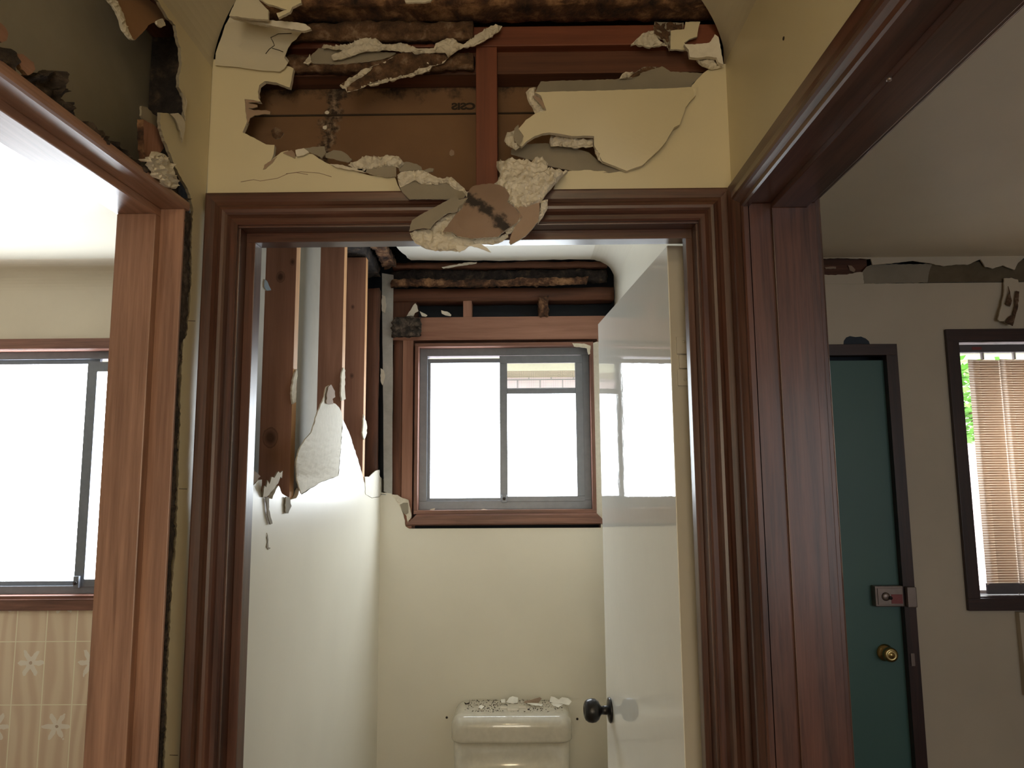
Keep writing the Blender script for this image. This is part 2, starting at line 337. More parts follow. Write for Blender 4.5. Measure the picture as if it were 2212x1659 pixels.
def rough_box(name, x0, x1, y0, y1, z0, z1, m, amp=0.006, cell=0.012, seed=0, parent=None, eat=0.0, freq=28, taper=0.0):
    """a timber whose faces have been gnawed into hollows and ridges"""
    bm = bmesh.new(); L = (x1 - x0, y1 - y0, z1 - z0); n = [max(1, min(90, int(l / cell))) for l in L]; cache = {}
    ax = max(range(3), key=lambda i: L[i])
    def vert(i, j, k):
        if (i, j, k) not in cache:
            p = Vector((x0 + L[0] * i / n[0], y0 + L[1] * j / n[1], z0 + L[2] * k / n[2]))
            q = p + Vector((seed * 3.1, seed, 0)); sc_ = Vector([freq] * 3); sc_[ax] *= 0.3
            nv = noise.noise(Vector((q.x * sc_.x, q.y * sc_.y, q.z * sc_.z)))
            n2 = noise.noise(Vector((q.x * 90, q.y * 90, q.z * 90)))
            c = Vector(((x0 + x1) / 2, (y0 + y1) / 2, (z0 + z1) / 2)); d = p - c; d[ax] = 0
            k_ = 1 - max(0, nv) * eat * 2
            p = c + Vector([d[t] * k_ for t in range(3)]) + Vector([(p - c)[t] if t == ax else 0 for t in range(3)])
            dn = Vector([(-1 if (i, j, k)[t] == 0 else 1 if (i, j, k)[t] == n[t] else 0) for t in range(3)])
            p += dn * (nv * amp + n2 * amp * 0.5)
            cache[(i, j, k)] = bm.verts.new((p.x, p.y, p.z + H))
        return cache[(i, j, k)]
    for a in range(3):
        b, c = (a + 1) % 3, (a + 2) % 3
        for side in (0, n[a]):
            for u in range(n[b]):
                for v in range(n[c]):
                    def g(uu, vv):
                        t = [0, 0, 0]; t[a] = side; t[b] = uu; t[c] = vv; return vert(*t)
                    bm.faces.new((g(u, v), g(u + 1, v), g(u + 1, v + 1), g(u, v + 1)))
    return link(name, bm, m, parent, True)
def inside(p, poly):
    x, y = p; c = False; n = len(poly)
    for i in range(n):
        x1, y1 = poly[i]; x2, y2 = poly[(i + 1) % n]
        if (y1 > y) != (y2 > y) and x < (x2 - x1) * (y - y1) / (y2 - y1) + x1: c = not c
    return c
def jagged(pts, amp, step):
    """subdivide an outline and make it ragged; a point given as (x, y, 0) starts a straight edge"""
    out = []; n = len(pts)
    for i in range(n):
        a, b = pts[i], pts[(i + 1) % n]; straight = len(a) > 2
        L = math.hypot(b[0] - a[0], b[1] - a[1]); k = 1 if straight else max(1, int(L / step))
        nx, ny = (-(b[1] - a[1]) / (L or 1), (b[0] - a[0]) / (L or 1))
        for j in range(k):
            t = j / k; r = 0 if j == 0 or straight else random.uniform(-amp, amp)
            out.append((a[0] + (b[0] - a[0]) * t + nx * r, a[1] + (b[1] - a[1]) * t + ny * r))
    return out
def slab(name, pts, surf, thick, front, side=None, back=None, off=(0, 1, 0), jag=1.5, step=6, rough=0.0, grid=None,
         holes=(), parent=None, smooth=False, rf=110.0, flat=False):
    """a sheet with a torn outline: pts in the 2-D chart of surf, surf(u, v) gives the point in the room,
    off is the way its thickness goes"""
    side = side or m_gyp; back = back or side; off = Vector(off)
    out = jagged(pts, jag, step) if jag else [(p[0], p[1]) for p in pts]
    hs = [jagged(h, jag, step) if jag else [(p[0], p[1]) for p in h] for h in holes]
    vs = [Vector(p) for p in out]; es = [(i, (i + 1) % len(out)) for i in range(len(out))]
    for h in hs:
        b = len(vs); vs += [Vector(p) for p in h]; es += [(b + i, b + (i + 1) % len(h)) for i in range(len(h))]
    if grid:
        xs = [p[0] for p in out]; ys = [p[1] for p in out]; x = min(xs) + grid / 2; row = 0
        while x < max(xs):
            y = min(ys) + grid * (0.5 if row % 2 else 1.0)
            while y < max(ys):
                q = (x + random.uniform(-.2, .2) * grid, y + random.uniform(-.2, .2) * grid)
                if inside(q, out) and not any(inside(q, h) for h in hs): vs.append(Vector(q))
                y += grid
            x += grid; row += 1
    V2, _, F2, *_r = delaunay_2d_cdt(vs, es, [], 0, 1e-6)
    tris = []
    for f in F2:
        c = (sum(V2[i].x for i in f) / len(f), sum(V2[i].y for i in f) / len(f))
        if inside(c, out) and not any(inside(c, h) for h in hs): tris.append(list(f))
    cnt = {}
    for f in tris:
        for i in range(len(f)):
            e = (f[i], f[(i + 1) % len(f)]); cnt[e] = 1
    rim = [(a, b) for (a, b) in cnt if (b, a) not in cnt]; rimv = {a for e in rim for a in e}
    used = {i for f in tris for i in f}
    bm = bmesh.new(); fr, bk = {}, {}
    for i in used:
        p = Vector(surf(V2[i].x, V2[i].y))
        n1 = 0
        if rough:
            n1 = rough * (noise.noise(p * rf) + 0.6 * noise.noise(p * rf * 2.3) - 0.3)
            if i in rimv: n1 -= rough * 0.8
        q = p - off * n1
        fr[i] = bm.verts.new((q.x, q.y, q.z + H)); b = p + off * thick; bk[i] = bm.verts.new((b.x, b.y, b.z + H))
    for f in tris:
        try:
            bm.faces.new([fr[i] for i in f]).material_index = 0
            bm.faces.new([bk[i] for i in reversed(f)]).material_index = 2
        except ValueError: pass
    for a, b in rim:
        try: bm.faces.new((fr[b], fr[a], bk[a], bk[b])).material_index = 1
        except ValueError: pass
    return link(name, bm, [front, side, back], parent, smooth)
def PY(y, kx=0.0, ky=0.0, x0=0, y0=0, fn=None):
    """pixel outline -> points on an upright surface at distance y (tilted by kx, ky metres per 100 px)"""
    def f(px, py):
        d = y + kx * (px - x0) / 100 + ky * (py - y0) / 100
        if fn: d += fn(px, py)
        return on_y(px, py, d)
    return f
def PX(x): return lambda px, py: on_x(px, py, x)
def flat_y(y): return lambda u, v: Vector((u, y, v))
def flat_x(x): return lambda u, v: Vector((x, u, v))
def flat_z(z): return lambda u, v: Vector((u, v, z))
def rect(u0, u1, v0, v1): return [(u0, v0), (u1, v0), (u1, v1), (u0, v1)]
def plate(name, u0, u1, v0, v1, surf, thick, off, m, holes=(), parent=None):
    return slab(name, rect(u0, u1, v0, v1), surf, thick, m, m, m, off, 0, holes=[rect(*h) for h in holes], parent=parent)
def extrude(name, prof, A, B, mp, m, parent=None, smooth=False):
    """a moulding: prof lists (width from the opening edge, height off the wall); A and B are (u, v, du, dv) inner ends with their mitres"""
    bm = bmesh.new(); rings = []
    for (u, v, du, dv) in (A, B):
        rings.append([bm.verts.new(tuple(Vector(mp(u + w_ * du, v + w_ * dv, t)) + Vector((0, 0, H)))) for (w_, t) in prof])
    n = len(prof)
    for i in range(n): bm.faces.new((rings[0][i], rings[0][(i + 1) % n], rings[1][(i + 1) % n], rings[1][i]))
    bm.faces.new(rings[0]); bm.faces.new(list(reversed(rings[1])))
    return link(name, bm, m, parent, smooth)
def lathe(name, prof, origin, axis, m, parent=None, seg=32):
    """prof: (distance along axis, radius)"""
    axis = Vector(axis).normalized(); a = axis.orthogonal().normalized(); b = axis.cross(a); o = Vector(origin)
    bm = bmesh.new(); rings = []
    for (t, r) in prof:
        rings.append([bm.verts.new(o + axis * t + (a * math.cos(2 * math.pi * k / seg) + b * math.sin(2 * math.pi * k / seg)) * max(r, 1e-4) + Vector((0, 0, H))) for k in range(seg)])
    for i in range(len(rings) - 1):
        for k in range(seg): bm.faces.new((rings[i][k], rings[i][(k + 1) % seg], rings[i + 1][(k + 1) % seg], rings[i + 1][k]))
    bm.faces.new(rings[0]); bm.faces.new(list(reversed(rings[-1])))
    return link(name, bm, m, parent, True)
def tube(name, pts, r, m, parent=None, seg=8):
    bm = bmesh.new(); rings = []
    for i, p in enumerate(pts):
        p = Vector(p); d = (Vector(pts[min(i + 1, len(pts) - 1)]) - Vector(pts[max(i - 1, 0)])).normalized()
        a = d.orthogonal().normalized(); b = d.cross(a)
        rings.append([bm.verts.new(p + (a * math.cos(2 * math.pi * k / seg) + b * math.sin(2 * math.pi * k / seg)) * r + Vector((0, 0, H))) for k in range(seg)])
    for i in range(len(rings) - 1):
        for k in range(seg): bm.faces.new((rings[i][k], rings[i][(k + 1) % seg], rings[i + 1][(k + 1) % seg], rings[i + 1][k]))
    bm.faces.new(rings[0]); bm.faces.new(list(reversed(rings[-1])))
    return link(name, bm, m, parent, True)
def cove(name, mp, s0, s1, mat, r=0.10, n=12, thick=0.010, parent=None, m0=0.0, m1=0.0, jag0=0, jag1=0):
    """cove cornice; mp(s, a, b): s along the wall, a out from the wall, b below the ceiling; m0, m1 mitre shift per metre of a"""
    bm = bmesh.new(); prof = []
    for i in range(n + 1):
        t = math.pi / 2 * i / n; prof.append((r * (1 - math.cos(t)), r * (1 - math.sin(t))))
    back = [(max(0.0, a - thick * 0.7), max(0.0, b - thick * 0.7)) for a, b in prof]; back[0] = (0, r); back[-1] = (r, 0)
    loop = prof + list(reversed(back))[1:-1]
    ends = []
    K = 14; rings = []
    for k in range(K + 1):
        ring = []
        for (a, b) in loop:
            e0, e1 = s0 + m0 * a, s1 + m1 * a
            if jag0: e0 += jag0 * (noise.noise(Vector((a * 60, b * 60, 1))) + 0.4 * noise.noise(Vector((a * 200, b * 200, 1))))
            if jag1: e1 += jag1 * (noise.noise(Vector((a * 60, b * 60, 5))) + 0.4 * noise.noise(Vector((a * 200, b * 200, 5))))
            s = e0 + (e1 - e0) * k / K
            ring.append(bm.verts.new(tuple(Vector(mp(s, a, b)) + Vector((0, 0, H)))))
        rings.append(ring)
    N = len(loop)
    for k in range(K):
        for i in range(N): bm.faces.new((rings[k][i], rings[k][(i + 1) % N], rings[k + 1][(i + 1) % N], rings[k + 1][i]))
    bm.faces.new(rings[0]); bm.faces.new(list(reversed(rings[-1])))
    return link(name, bm, mat, parent, False)

ZC, ZK, FL = 0.877, 0.777, -H            # ceiling, cornice foot, floor
XL, XR, YF = -0.57, 0.395, 1.33          # hall left wall, hall right wall, wall over the toilet door
XG, YB = -0.66, 2.95                     # grey sheet beyond the left studs, lining of the outside wall
XRR = 0.505                              # right-hand room face of the right partition
JY = 1.235                               # far jambs of the two side doorways
# ================================================================== THE ROOMS
S(plate('floor', -2.8, 3.3, -2.0, 3.1, flat_z(FL), 0.05, (0, 0, -1), m_floor))
# ceilings
S(slab('ceiling', [(XL, -1.6), (XR, -1.6), (XR, 1.22), (XR - 0.12, 1.20), (0.20, 1.215), (-0.15, 1.20), (-0.33, 1.21), (-0.44, 1.235), (XL, 1.25)],
       flat_z(ZC), 0.01, m_ceil, m_gyp, m_paper, (0, 0, 1), 0.006, 0.03), 'off white hall ceiling broken away over the toilet door')
S(slab('ceiling_toilet', [(XL + .03, 1.42, 0), (XR, 1.42, 0), (XR, 2.925), (-0.10, 2.93), (-0.42, 2.915), (-0.45, 2.75), (-0.48, 2.5), (-0.49, 2.2), (-0.50, 1.9)],
       flat_z(ZC), 0.01, m_ceil_t, m_gyp, m_paper, (0, 0, 1), 0.006, 0.03))
S(plate('ceiling_bathroom', -2.7, XG - .012, -0.3, YB, flat_z(ZC), 0.01, (0, 0, 1), m_ceil_gloss))
S(plate('ceiling_lounge', XRR, 3.2, -1.2, YB - .01, flat_z(ZC), 0.01, (0, 0, 1), m_ceil_lounge))
S(plate('ceiling_roof', -3.0, 3.5, -2.2, 3.35, flat_z(1.25), 0.05, (0, 0, 1), m_black))
# shell
holes_ext = [(-2.42, -1.26, -0.43, 0.55), (-0.405, 0.30, -0.12, 0.545), (1.735, 2.93, -0.447, 0.535)]
S(plate('wall_exterior', -3.0, 3.5, FL, 1.25, flat_y(3.065), 0.10, (0, 1, 0), m_sark, holes_ext))
S(boxes('wall_exterior_sides', [(-3.0, -2.9, -2.2, 3.06, FL, 1.25), (3.4, 3.5, -2.2, 3.06, FL, 1.25)], m_black))
S(plate('wall_rear', -3.0, 3.5, FL, 1.25, flat_y(-1.6), 0.10, (0, -1, 0), m_cream, [(-0.45, 0.28, -0.75, 0.45)]))
# bathroom (left)
S(plate('wall_bathroom_back', -2.7, XG - .012, -0.473, ZC, flat_y(YB), 0.01, (0, 1, 0), m_room, [(-2.42, -1.26, -0.43, 0.545)]))
S(plate('wall_bathroom_tiled', -2.7, XG - .012, FL, -0.473, flat_y(YB - .006), 0.016, (0, 1, 0), m_tile))
S(plate('wall_bathroom_side', -0.3, YB, FL, ZC, flat_x(-2.7), 0.01, (-1, 0, 0), m_room))
S(plate('wall_bathroom_rear', -2.7, XG, FL, ZC, flat_y(-0.3), 0.01, (0, -1, 0), m_room))
S(plate('wall_bathroom_partition', -1.6, 3.05, FL, ZC + .1, flat_x(XG), 0.012, (-1, 0, 0), m_fibro, [(0.395, 1.25, FL - .1, 0.482)]), 'grey back of the bathroom wall sheet seen between the studs')
S(cove('trim_bathroom_cornice', lambda s, a, b: (s, YB - a, ZC - b), -2.7, XG - .012, m_room))
# lounge (right)
S(plate('wall_lounge_back', XRR, 3.2, FL, ZK - .004, flat_y(YB), 0.01, (0, 1, 0), m_room, [(0.70, 1.47, FL - .1, 0.49), (1.735, 2.93, -0.447, 0.535)]), 'dull cream outside wall with the green door and blind window')
S(plate('wall_lounge_side', -1.2, YB, FL, ZC, flat_x(3.2), 0.01, (1, 0, 0), m_room))
S(plate('wall_lounge_rear', XRR, 3.2, FL, ZC, flat_y(-1.2), 0.01, (0, -1, 0), m_room))
S(plate('wall_lounge_partition', -1.6, 3.0, FL, ZC, flat_x(XRR), 0.01, (-1, 0, 0), m_room, [(0.395, 1.25, FL - .1, 0.48)]))
# hall side sheets
S(plate('wall_right', -1.6, 1.34, FL, ZC, flat_x(XR), 0.01, (1, 0, 0), m_cream, [(0.395, 1.25, FL - .1, 0.48)]), 'cream hall wall over the right doorway')
S(plate('wall_toilet_right', 1.41, 3.0, FL, ZC, flat_x(XR), 0.01, (1, 0, 0), m_cream_t), 'pale cream toilet wall behind the open door')

# hall left wall: what is left of the sheet, a narrow strip by the corner
E1 = (450, 1800, 0)
lw = [(333, -12), (362, 38), (379, 55), (382, 78), (391, 110), (393, 136), (387, 162), (386, 188), (393, 200), (399, 212), (402, 232), (396, 262), (395, 301), (388, 272),
      (380, 252), (367, 246), (346, 243), (347, 278), (356, 305), (365, 327), (374, 350), (385, 373), (394, 390), (402, 402), (412, 428), (417, 450), (415, 494), (414, 584), (410, 666), (404, 723), (396, 734),
      (392, 789), (389, 912), (385, 1035), (384, 1080), (379, 1197), (371, 1270), (367, 1362), (363, 1435), (361, 1490), (358, 1600), to_px(XL, on_x(358, 1600, XL).y, FL), to_px(XL, on_x(446, 420, XL).y, FL), (446, 420, 0), (460, 100, 0), (430, -12, 0)]
S(slab('wall_left', lw, PX(XL), 0.005, m_cream, m_paper, m_brown, (-1, 0, 0), 1.3, 6), 'torn strip of cream hall wall between the left doorway and the corner')
S(plate('wall_left_near', -1.6, 0.39, FL, ZC, flat_x(XL), 0.01, (-1, 0, 0), m_cream))

# the wall over the toilet door, with the great hole
fw = [(447, 432, 0), (455, 128, 0), (600, 132), (634, 148), (626, 189), (612, 184), (597, 178), (572, 175), (560, 184), (557, 198), (558, 212), (563, 219), (540, 215), (528, 214), (530, 240), (534, 262), (530, 272),
      (524, 286), (540, 294), (556, 302), (575, 312), (593, 313), (592, 325), (588, 341), (580, 354), (570, 363), (585, 347), (600, 335), (607, 329), (622, 325), (640, 338), (648, 330), (675, 333), (697, 347), (713, 355), (756, 366),
      (794, 378), (853, 383), (858, 397), (864, 408), (868, 417), (879, 429), (884, 445, 0), (1178, 445, 0), (1185, 424), (1196, 408), (1203, 393), (1227, 370), (1262, 367), (1318, 371), (1354, 366), (1386, 353), (1421, 322),
      (1440, 300), (1456, 272), (1470, 247), (1484, 215), (1495, 184), (1519, 158), (1535, 147), (1546, 138, 0), (1573, 138, 0), (1580, 432, 0), (1572, 455, 0), (447, 462, 0)]
S(slab('wall_front', fw, PY(YF), 0.010, m_cream, m_gyp, m_brown, (0, 1, 0), 0.9, 7), 'cream wall over the toilet door with a huge torn hole')
S(plate('wall_toilet_front', XL + .03, XR, 0.48, ZC + .05, flat_y(1.412), 0.010, (0, 1, 0), m_cav), 'brown back of the toilet side sheet seen through the hole')

# cornices
S(cove('trim_left_cornice', lambda s, a, b: (XL + a, s, ZC - b), 0.2, 1.33, m_ceil, m1=-1.0))
S(cove('trim_right_cornice', lambda s, a, b: (XR - a, s, ZC - b), 0.2, 1.33, m_ceil, m1=-1.0))
S(cove('trim_left_cornice_rear', lambda s, a, b: (XL + a, s, ZC - b), -1.6, 0.2, m_ceil))
S(cove('trim_right_cornice_rear', lambda s, a, b: (XR - a, s, ZC - b), -1.6, 0.2, m_ceil))
S(cove('trim_toilet_cornice', lambda s, a, b: (XR - a, s, ZC - b), 1.42, 2.93, m_cream_t, jag1=0.012))
S(cove('trim_toilet_cornice_left', lambda s, a, b: (XG + .13 + a, s, ZC - b), 1.42, 2.2, m_ceil_t, r=0.09, jag1=0.05))
S(cove('trim_toilet_cornice_front', lambda s, a, b: (s, 1.422 + a, ZC - b), XL + .04, XR, m_ceil_t))

# ------------------------------------------------------------------ doorway frames
ARCH = [(0.0, 0.0), (0.0, 0.0095), (0.003, 0.012), (0.011, 0.012), (0.013, 0.0145), (0.016, 0.018), (0.020, 0.0205), (0.025, 0.0215), (0.030, 0.0205), (0.034, 0.018), (0.040, 0.0172), (0.050, 0.0185), (0.055, 0.019), (0.058, 0.017), (0.058, 0.0)]
JL_, JR_, JT, AO = -0.503, 0.326, 0.463, 0.004     # toilet door jamb faces and head
t1 = S(empty('trim_toilet_door_frame', (-0.09, 1.37, FL)), 'dark red timber frame of the toilet doorway')
mpf = lambda u, v, t: (u, YF - t, v)
extrude('head_architrave', ARCH, (JL_ - AO, JT + AO, -1, 1), (JR_ + AO, JT + AO, 1, 1), mpf, m_trim['x'], t1)
extrude('side_architrave', ARCH, (JL_ - AO, FL, -1, 0), (JL_ - AO, JT + AO, -1, 1), mpf, m_trim['z'], t1)
extrude('side_architrave', ARCH, (JR_ + AO, FL, 1, 0), (JR_ + AO, JT + AO, 1, 1), mpf, m_trim['z'], t1)
box('head_jamb', JL_ - .02, JR_ + .02, YF - .004, 1.432, JT, JT + .02, m_trim['x'], t1)
box('side_jamb', JL_ - .02, JL_, YF - .004, 1.432, FL, JT, m_trim['z'], t1)
box('side_jamb', JR_, JR_ + .02, YF - .004, 1.432, FL, JT, m_trim['z'], t1)
box('door_stop', JL_, JR_, 1.356, 1.390, JT - .018, JT, m_trim['x'], t1, 0.001)
box('door_stop', JL_, JL_ + .017, 1.356, 1.392, FL, JT - .018, m_trim['z'], t1, 0.001)
box('door_stop', JR_ - .012, JR_, 1.356, 1.384, FL, JT - .018, m_trim['z'], t1, 0.001)

t2 = S(empty('trim_right_door_frame', (0.44, 0.82, FL)), 'dark red timber frame of the right-hand doorway')
mpr = lambda u, v, t: (XR - t, u, v)
RT = 0.466
extrude('head_architrave', ARCH, (0.41, RT - .006, -1, 1), (JY, RT - .006, 1, 1), mpr, m_trim['y'], t2)
extrude('side_architrave', ARCH, (JY, FL, 1, 0), (JY, RT - .006, 1, 1), mpr, m_trim['z'], t2)
extrude('side_architrave', ARCH, (0.41, FL, -1, 0), (0.41, RT - .006, -1, 1), mpr, m_trim['z'], t2)
box('head_jamb', XR - .003, XRR + .003, 0.39, JY + .018, RT, RT + .02, m_trim['y'], t2)
box('side_jamb', XR - .003, XRR + .003, JY, JY + .02, FL, RT, m_trim['z'], t2)
box('side_jamb', XR - .003, XRR + .003, 0.39, 0.41, FL, RT, m_trim['z'], t2)
box('door_stop', 0.432, 0.492, 0.41, JY, RT - .010, RT, m_trim['y'], t2, 0.001)
box('door_stop', 0.432, 0.492, JY - .005, JY, FL, RT - .010, m_trim['z'], t2, 0.001)
extrude('far_side_architrave', ARCH, (0.41, RT + .006, -1, 1), (JY, RT + .006, 1, 1), lambda u, v, t: (XRR + t, u, v), m_trim['y'], t2)
extrude('far_side_architrave', ARCH, (JY + .004, FL, 1, 0), (JY + .004, RT + .006, 1, 1), lambda u, v, t: (XRR + t, u, v), m_trim['z'], t2)

t3 = S(empty('trim_left_door_frame', (-0.62, 0.82, FL)), 'red brown timber frame of the bathroom doorway on the left')
SK = 0.05                                          # the head runs slightly out of square with the hall
def skew(o):
    for v in o.data.vertices: v.co.x -= SK * (JY - v.co.y)
    return o
skew(box('head_jamb', -0.680, -0.564, 0.39, JY + .018, RT, RT + .017, m_jamb['y'], t3, 0.006))
box('side_jamb', -0.678, -0.567, JY, JY + .006, FL, RT, m_jamb['z'], t3, 0.001)
box('side_jamb', -0.698, -0.606, 0.39, 0.41, FL, RT, m_jamb['z'], t3, 0.002)
skew(box('door_stop', -0.672, -0.606, 0.41, JY, RT - .014, RT, m_jamb['y'], t3, 0.002))
box('door_stop', -0.672, -0.606, JY - .018, JY, FL, RT - .014, m_jamb['z'], t3, 0.002)
def PXS(x, k=0.05):
    def f(px, py):
        d = ray(px, py); return d * ((x - k * JY) / (d.x - k * d.y))
    return f

# ------------------------------------------------------------------ toilet: left wall sheet, back wall sheet
def lwt():
    pts = [(500, 1100), (540, 1059), (557, 1038), (566, 1036), (564, 1060), (569, 1074), (588, 1078), (597, 1056), (602, 1049), (609, 1066), (621, 1073), (626, 1080), (640, 1076), (644, 1069), (649, 1054), (651, 1069), (666, 1059),
           (692, 1042), (707, 1037), (731, 1028), (736, 977), (741, 906), (750, 926), (760, 951), (771, 986), (782, 1021), (788, 1045), (790, 1068), (803, 1076), (819, 1074), (828, 1061), (833, 1062, 0), to_px(-0.535, on_x(833, 1062, -0.535).y, FL), to_px(-0.535, 1.40, FL)]
    return pts
S(slab('wall_toilet_left', lwt(), PX(-0.535), 0.010, m_cream_t, m_gyp, m_paper, (-1, 0, 0), 0.8, 6), 'pale cream toilet wall torn off above shoulder height')
S(slab('wall_toilet_back', [to_px(on_y(814, 1062, YB).x, YB, FL), (814, 1062), (845, 1066), (853, 1078), (864, 1093), (868, 1103), (872, 1113), (876, 1137), (884, 1142, 0), (1298, 1140, 0), (1300, 1090), (1310, 760), (1335, 760, 0), to_px(on_y(1335, 760, YB).x, YB, FL)], PY(YB), 0.010,
       m_cream_t, m_gyp, m_paper, (0, 1, 0), 0.8, 6), 'pale cream wall below the toilet window')

# ------------------------------------------------------------------ windows
def alu_window(name, x0, x1, z0, z1, mull, pane_m, yb=3.0, sill=None):
    o = S(empty(name, ((x0 + x1) / 2, yb, z0)))
    return o
# toilet window
w1 = S(empty('window_1', (-0.05, 3.0, -0.12)), 'small aluminium sliding window over the cistern')
def ring(name, x0, x1, z0, z1, w_, y0, y1, m, parent, wb=None, ax=None, bev=0.001):
    wb = w_ if wb is None else wb
    if isinstance(m, dict): mh, mv = m['x'], m['z']
    else: mh = mv = m
    bm = bmesh.new()
    add_box(bm, x0, x1, y0, y1, z1 - w_, z1, bev, 0); add_box(bm, x0, x1, y0, y1, z0, z0 + wb, bev, 0)
    add_box(bm, x0, x0 + w_, y0, y1, z0 + wb, z1 - w_, bev, 1); add_box(bm, x1 - w_, x1, y0, y1, z0 + wb, z1 - w_, bev, 1)
    return link(name, bm, [mh, mv], parent)
m_reveal = {a: wood('window_reveal_timber_' + a, (0.11, 0.045, 0.03), (0.25, 0.11, 0.075), a, 0.45, 0.05) for a in 'xyz'}
ring('reveal_lining', -0.405, 0.300, -0.122, 0.546, 0.014, 2.942, 3.06, m_reveal, w1)
ring('outer_frame', -0.391, 0.286, -0.108, 0.532, 0.030, 2.990, 3.05, m_alu, w1, 0.034)
ring('left_sash', -0.366, -0.055, -0.080, 0.492, 0.017, 3.000, 3.020, m_alu, w1)
box('left_pane', -0.350, -0.072, 3.008, 3.013, -0.063, 0.475, m_pane_t, w1, 0)
fs = ring('right_sash', -0.072, 0.260, -0.078, 0.500, 0.030, 2.985, 3.000, m_alu, w1, 0.020)
box('sash_rail', -0.042, 0.230, 2.986, 2.999, 0.346, 0.368, m_alu, w1)
box('right_pane', -0.042, 0.230, 2.991, 2.996, -0.058, 0.346, m_pane_t, w1, 0)
box('insect_screen', -0.042, 0.230, 2.993, 2.994, 0.368, 0.470, m_screen, w1, 0)
l1 = box('latch', -0.066, -0.046, 2.972, 2.985, -0.082, -0.050, m_alu, w1, 0.002); lathe('latch_wheel', [(0, .006), (.006, .006)], (-0.056, 2.972, -0.066), (0, -1, 0), m_knob, l1, 14)
mpb = lambda u, v, t: (u, YB - t, v)
AB = [(0.0, 0.0), (0.0, 0.010), (0.006, 0.014), (0.038, 0.016), (0.044, 0.0)]
extrude('sill_architrave', AB, (-0.392, -0.122, -1, -1), (0.298, -0.122, 1, -1), mpb, m_reveal['x'], w1)
# bathroom window
w2 = S(empty('window_2', (-1.84, 3.0, -0.43)), 'bathroom sliding window over the flower tiles')
ring('architrave', -2.46, -1.22, -0.473, 0.577, 0.042, 2.934, 2.95, m_reveal, w2)
ring('reveal_lining', -2.42, -1.26, -0.431, 0.545, 0.012, 2.942, 3.06, m_reveal, w2)
ring('outer_frame', -2.408, -1.272, -0.419, 0.533, 0.030, 2.990, 3.05, m_alu, w2)
ring('left_sash', -2.38, -1.690, -0.392, 0.505, 0.020, 3.005, 3.022, m_alu, w2)
ring('right_sash', -1.728, -1.30, -0.392, 0.490, 0.040, 2.985, 3.002, m_alu, w2, 0.028)
box('left_pane', -2.36, -1.71, 3.010, 3.015, -0.372, 0.485, m_pane_b, w2, 0)
box('right_pane', -1.688, -1.34, 2.991, 2.996, -0.364, 0.450, m_pane_b, w2, 0)
l2 = box('latch', -1.722, -1.700, 2.970, 2.985, -0.395, -0.350, m_alu, w2, 0.002); lathe('latch_wheel', [(0, .007), (.008, .007)], (-1.711, 2.970, -0.375), (0, -1, 0), m_knob, l2, 14)
# lounge window
w3 = S(empty('window_3', (2.3, 3.0, -0.45)), 'lounge window with a dark timber frame')
ring('architrave', 1.688, 2.975, -0.495, 0.582, 0.046, 2.932, 2.95, m_dkframe, w3)
ring('reveal_lining', 1.727, 2.936, -0.452, 0.540, 0.008, 2.945, 3.06, m_dkframe, w3)
ring('outer_frame', 1.735, 2.93, -0.445, 0.533, 0.012, 3.03, 3.055, m_white, w3)
box('pane', 1.747, 2.918, 3.040, 3.044, -0.433, 0.521, m_glass, w3, 0)
# glowing panel added behind the viewer, unseen, to light the hall
w4 = S(empty('added_rear_panel', (-0.1, -1.6, -0.75)), 'added amber glowing panel, unseen behind the viewer, to light the hall')
ring('frame', -0.45, 0.28, -0.75, 0.45, 0.04, -1.66, -1.59, m_trim, w4)
box('pane', -0.41, 0.24, -1.64, -1.63, -0.71, 0.41, m_pane_r, w4, 0)

w5 = S(empty('added_lounge_panel', (1.9, -1.2, -0.5)), 'added glowing lounge window, unseen behind the viewer')  # unseen glowing pane added to brighten the lounge
ring('frame', 1.1, 2.9, -0.62, 0.48, 0.05, -1.21, -1.16, m_trim, w5)
box('pane', 1.15, 2.85, -1.19, -1.18, -0.57, 0.43, m_pane_l, w5, 0)

# ------------------------------------------------------------------ toilet door (open into the room)
A = Vector((0.297, 1.445)); B = Vector((0.239, 2.193)); dn = Vector((B.y - A.y, -(B.x - A.x))).normalized() * 0.036
d1 = S(empty('door_1', (A.x, A.y, FL)), 'gloss cream toilet door standing open')
bm = bmesh.new()
q = [A, B, B + dn, A + dn]; lo = [bm.verts.new((p.x, p.y, 0.012)) for p in q]; hi = [bm.verts.new((p.x, p.y, H + 0.460)) for p in q]
for i in range(4):
    f = bm.faces.new((lo[i], lo[(i + 1) % 4], hi[(i + 1) % 4], hi[i])); f.material_index = 1 if i in (1, 3) else 0
bm.faces.new(lo).material_index = 1; bm.faces.new(list(reversed(hi))).material_index = 1
bmesh.ops.bevel(bm, geom=list(bm.edges), offset=0.0012, segments=2, affect='EDGES')
leaf = link('door_leaf', bm, [m_doorpaint, m_edge], d1)
dd = (B - A).normalized(); kp = A + dd * 0.690; nl = -dn.normalized()
kz = -0.613
lathe('door_knob', [(0, .031), (.003, .033), (.006, .031), (.008, .022), (.010, .012), (.026, .011), (.030, .016), (.034, .024), (.042, .0295), (.052, .031), (.062, .029), (.069, .024), (.072, .018), (.0725, .013), (.070, .010), (.070, 0)],
      (kp.x, kp.y, kz), (nl.x, nl.y, 0), m_knob, d1)
hp = A + dn * 0.62
bm = bmesh.new()
for z0, z1, ex in ((0.180, 0.212, 0.0), (0.214, 0.240, 0.004), (0.242, 0.276, 0.0)):
    add_box(bm, hp.x - .011 + ex, hp.x + .018, 1.4405, 1.4455, z0, z1, 0.001)
hg = link('hinge', bm, m_edge, d1)
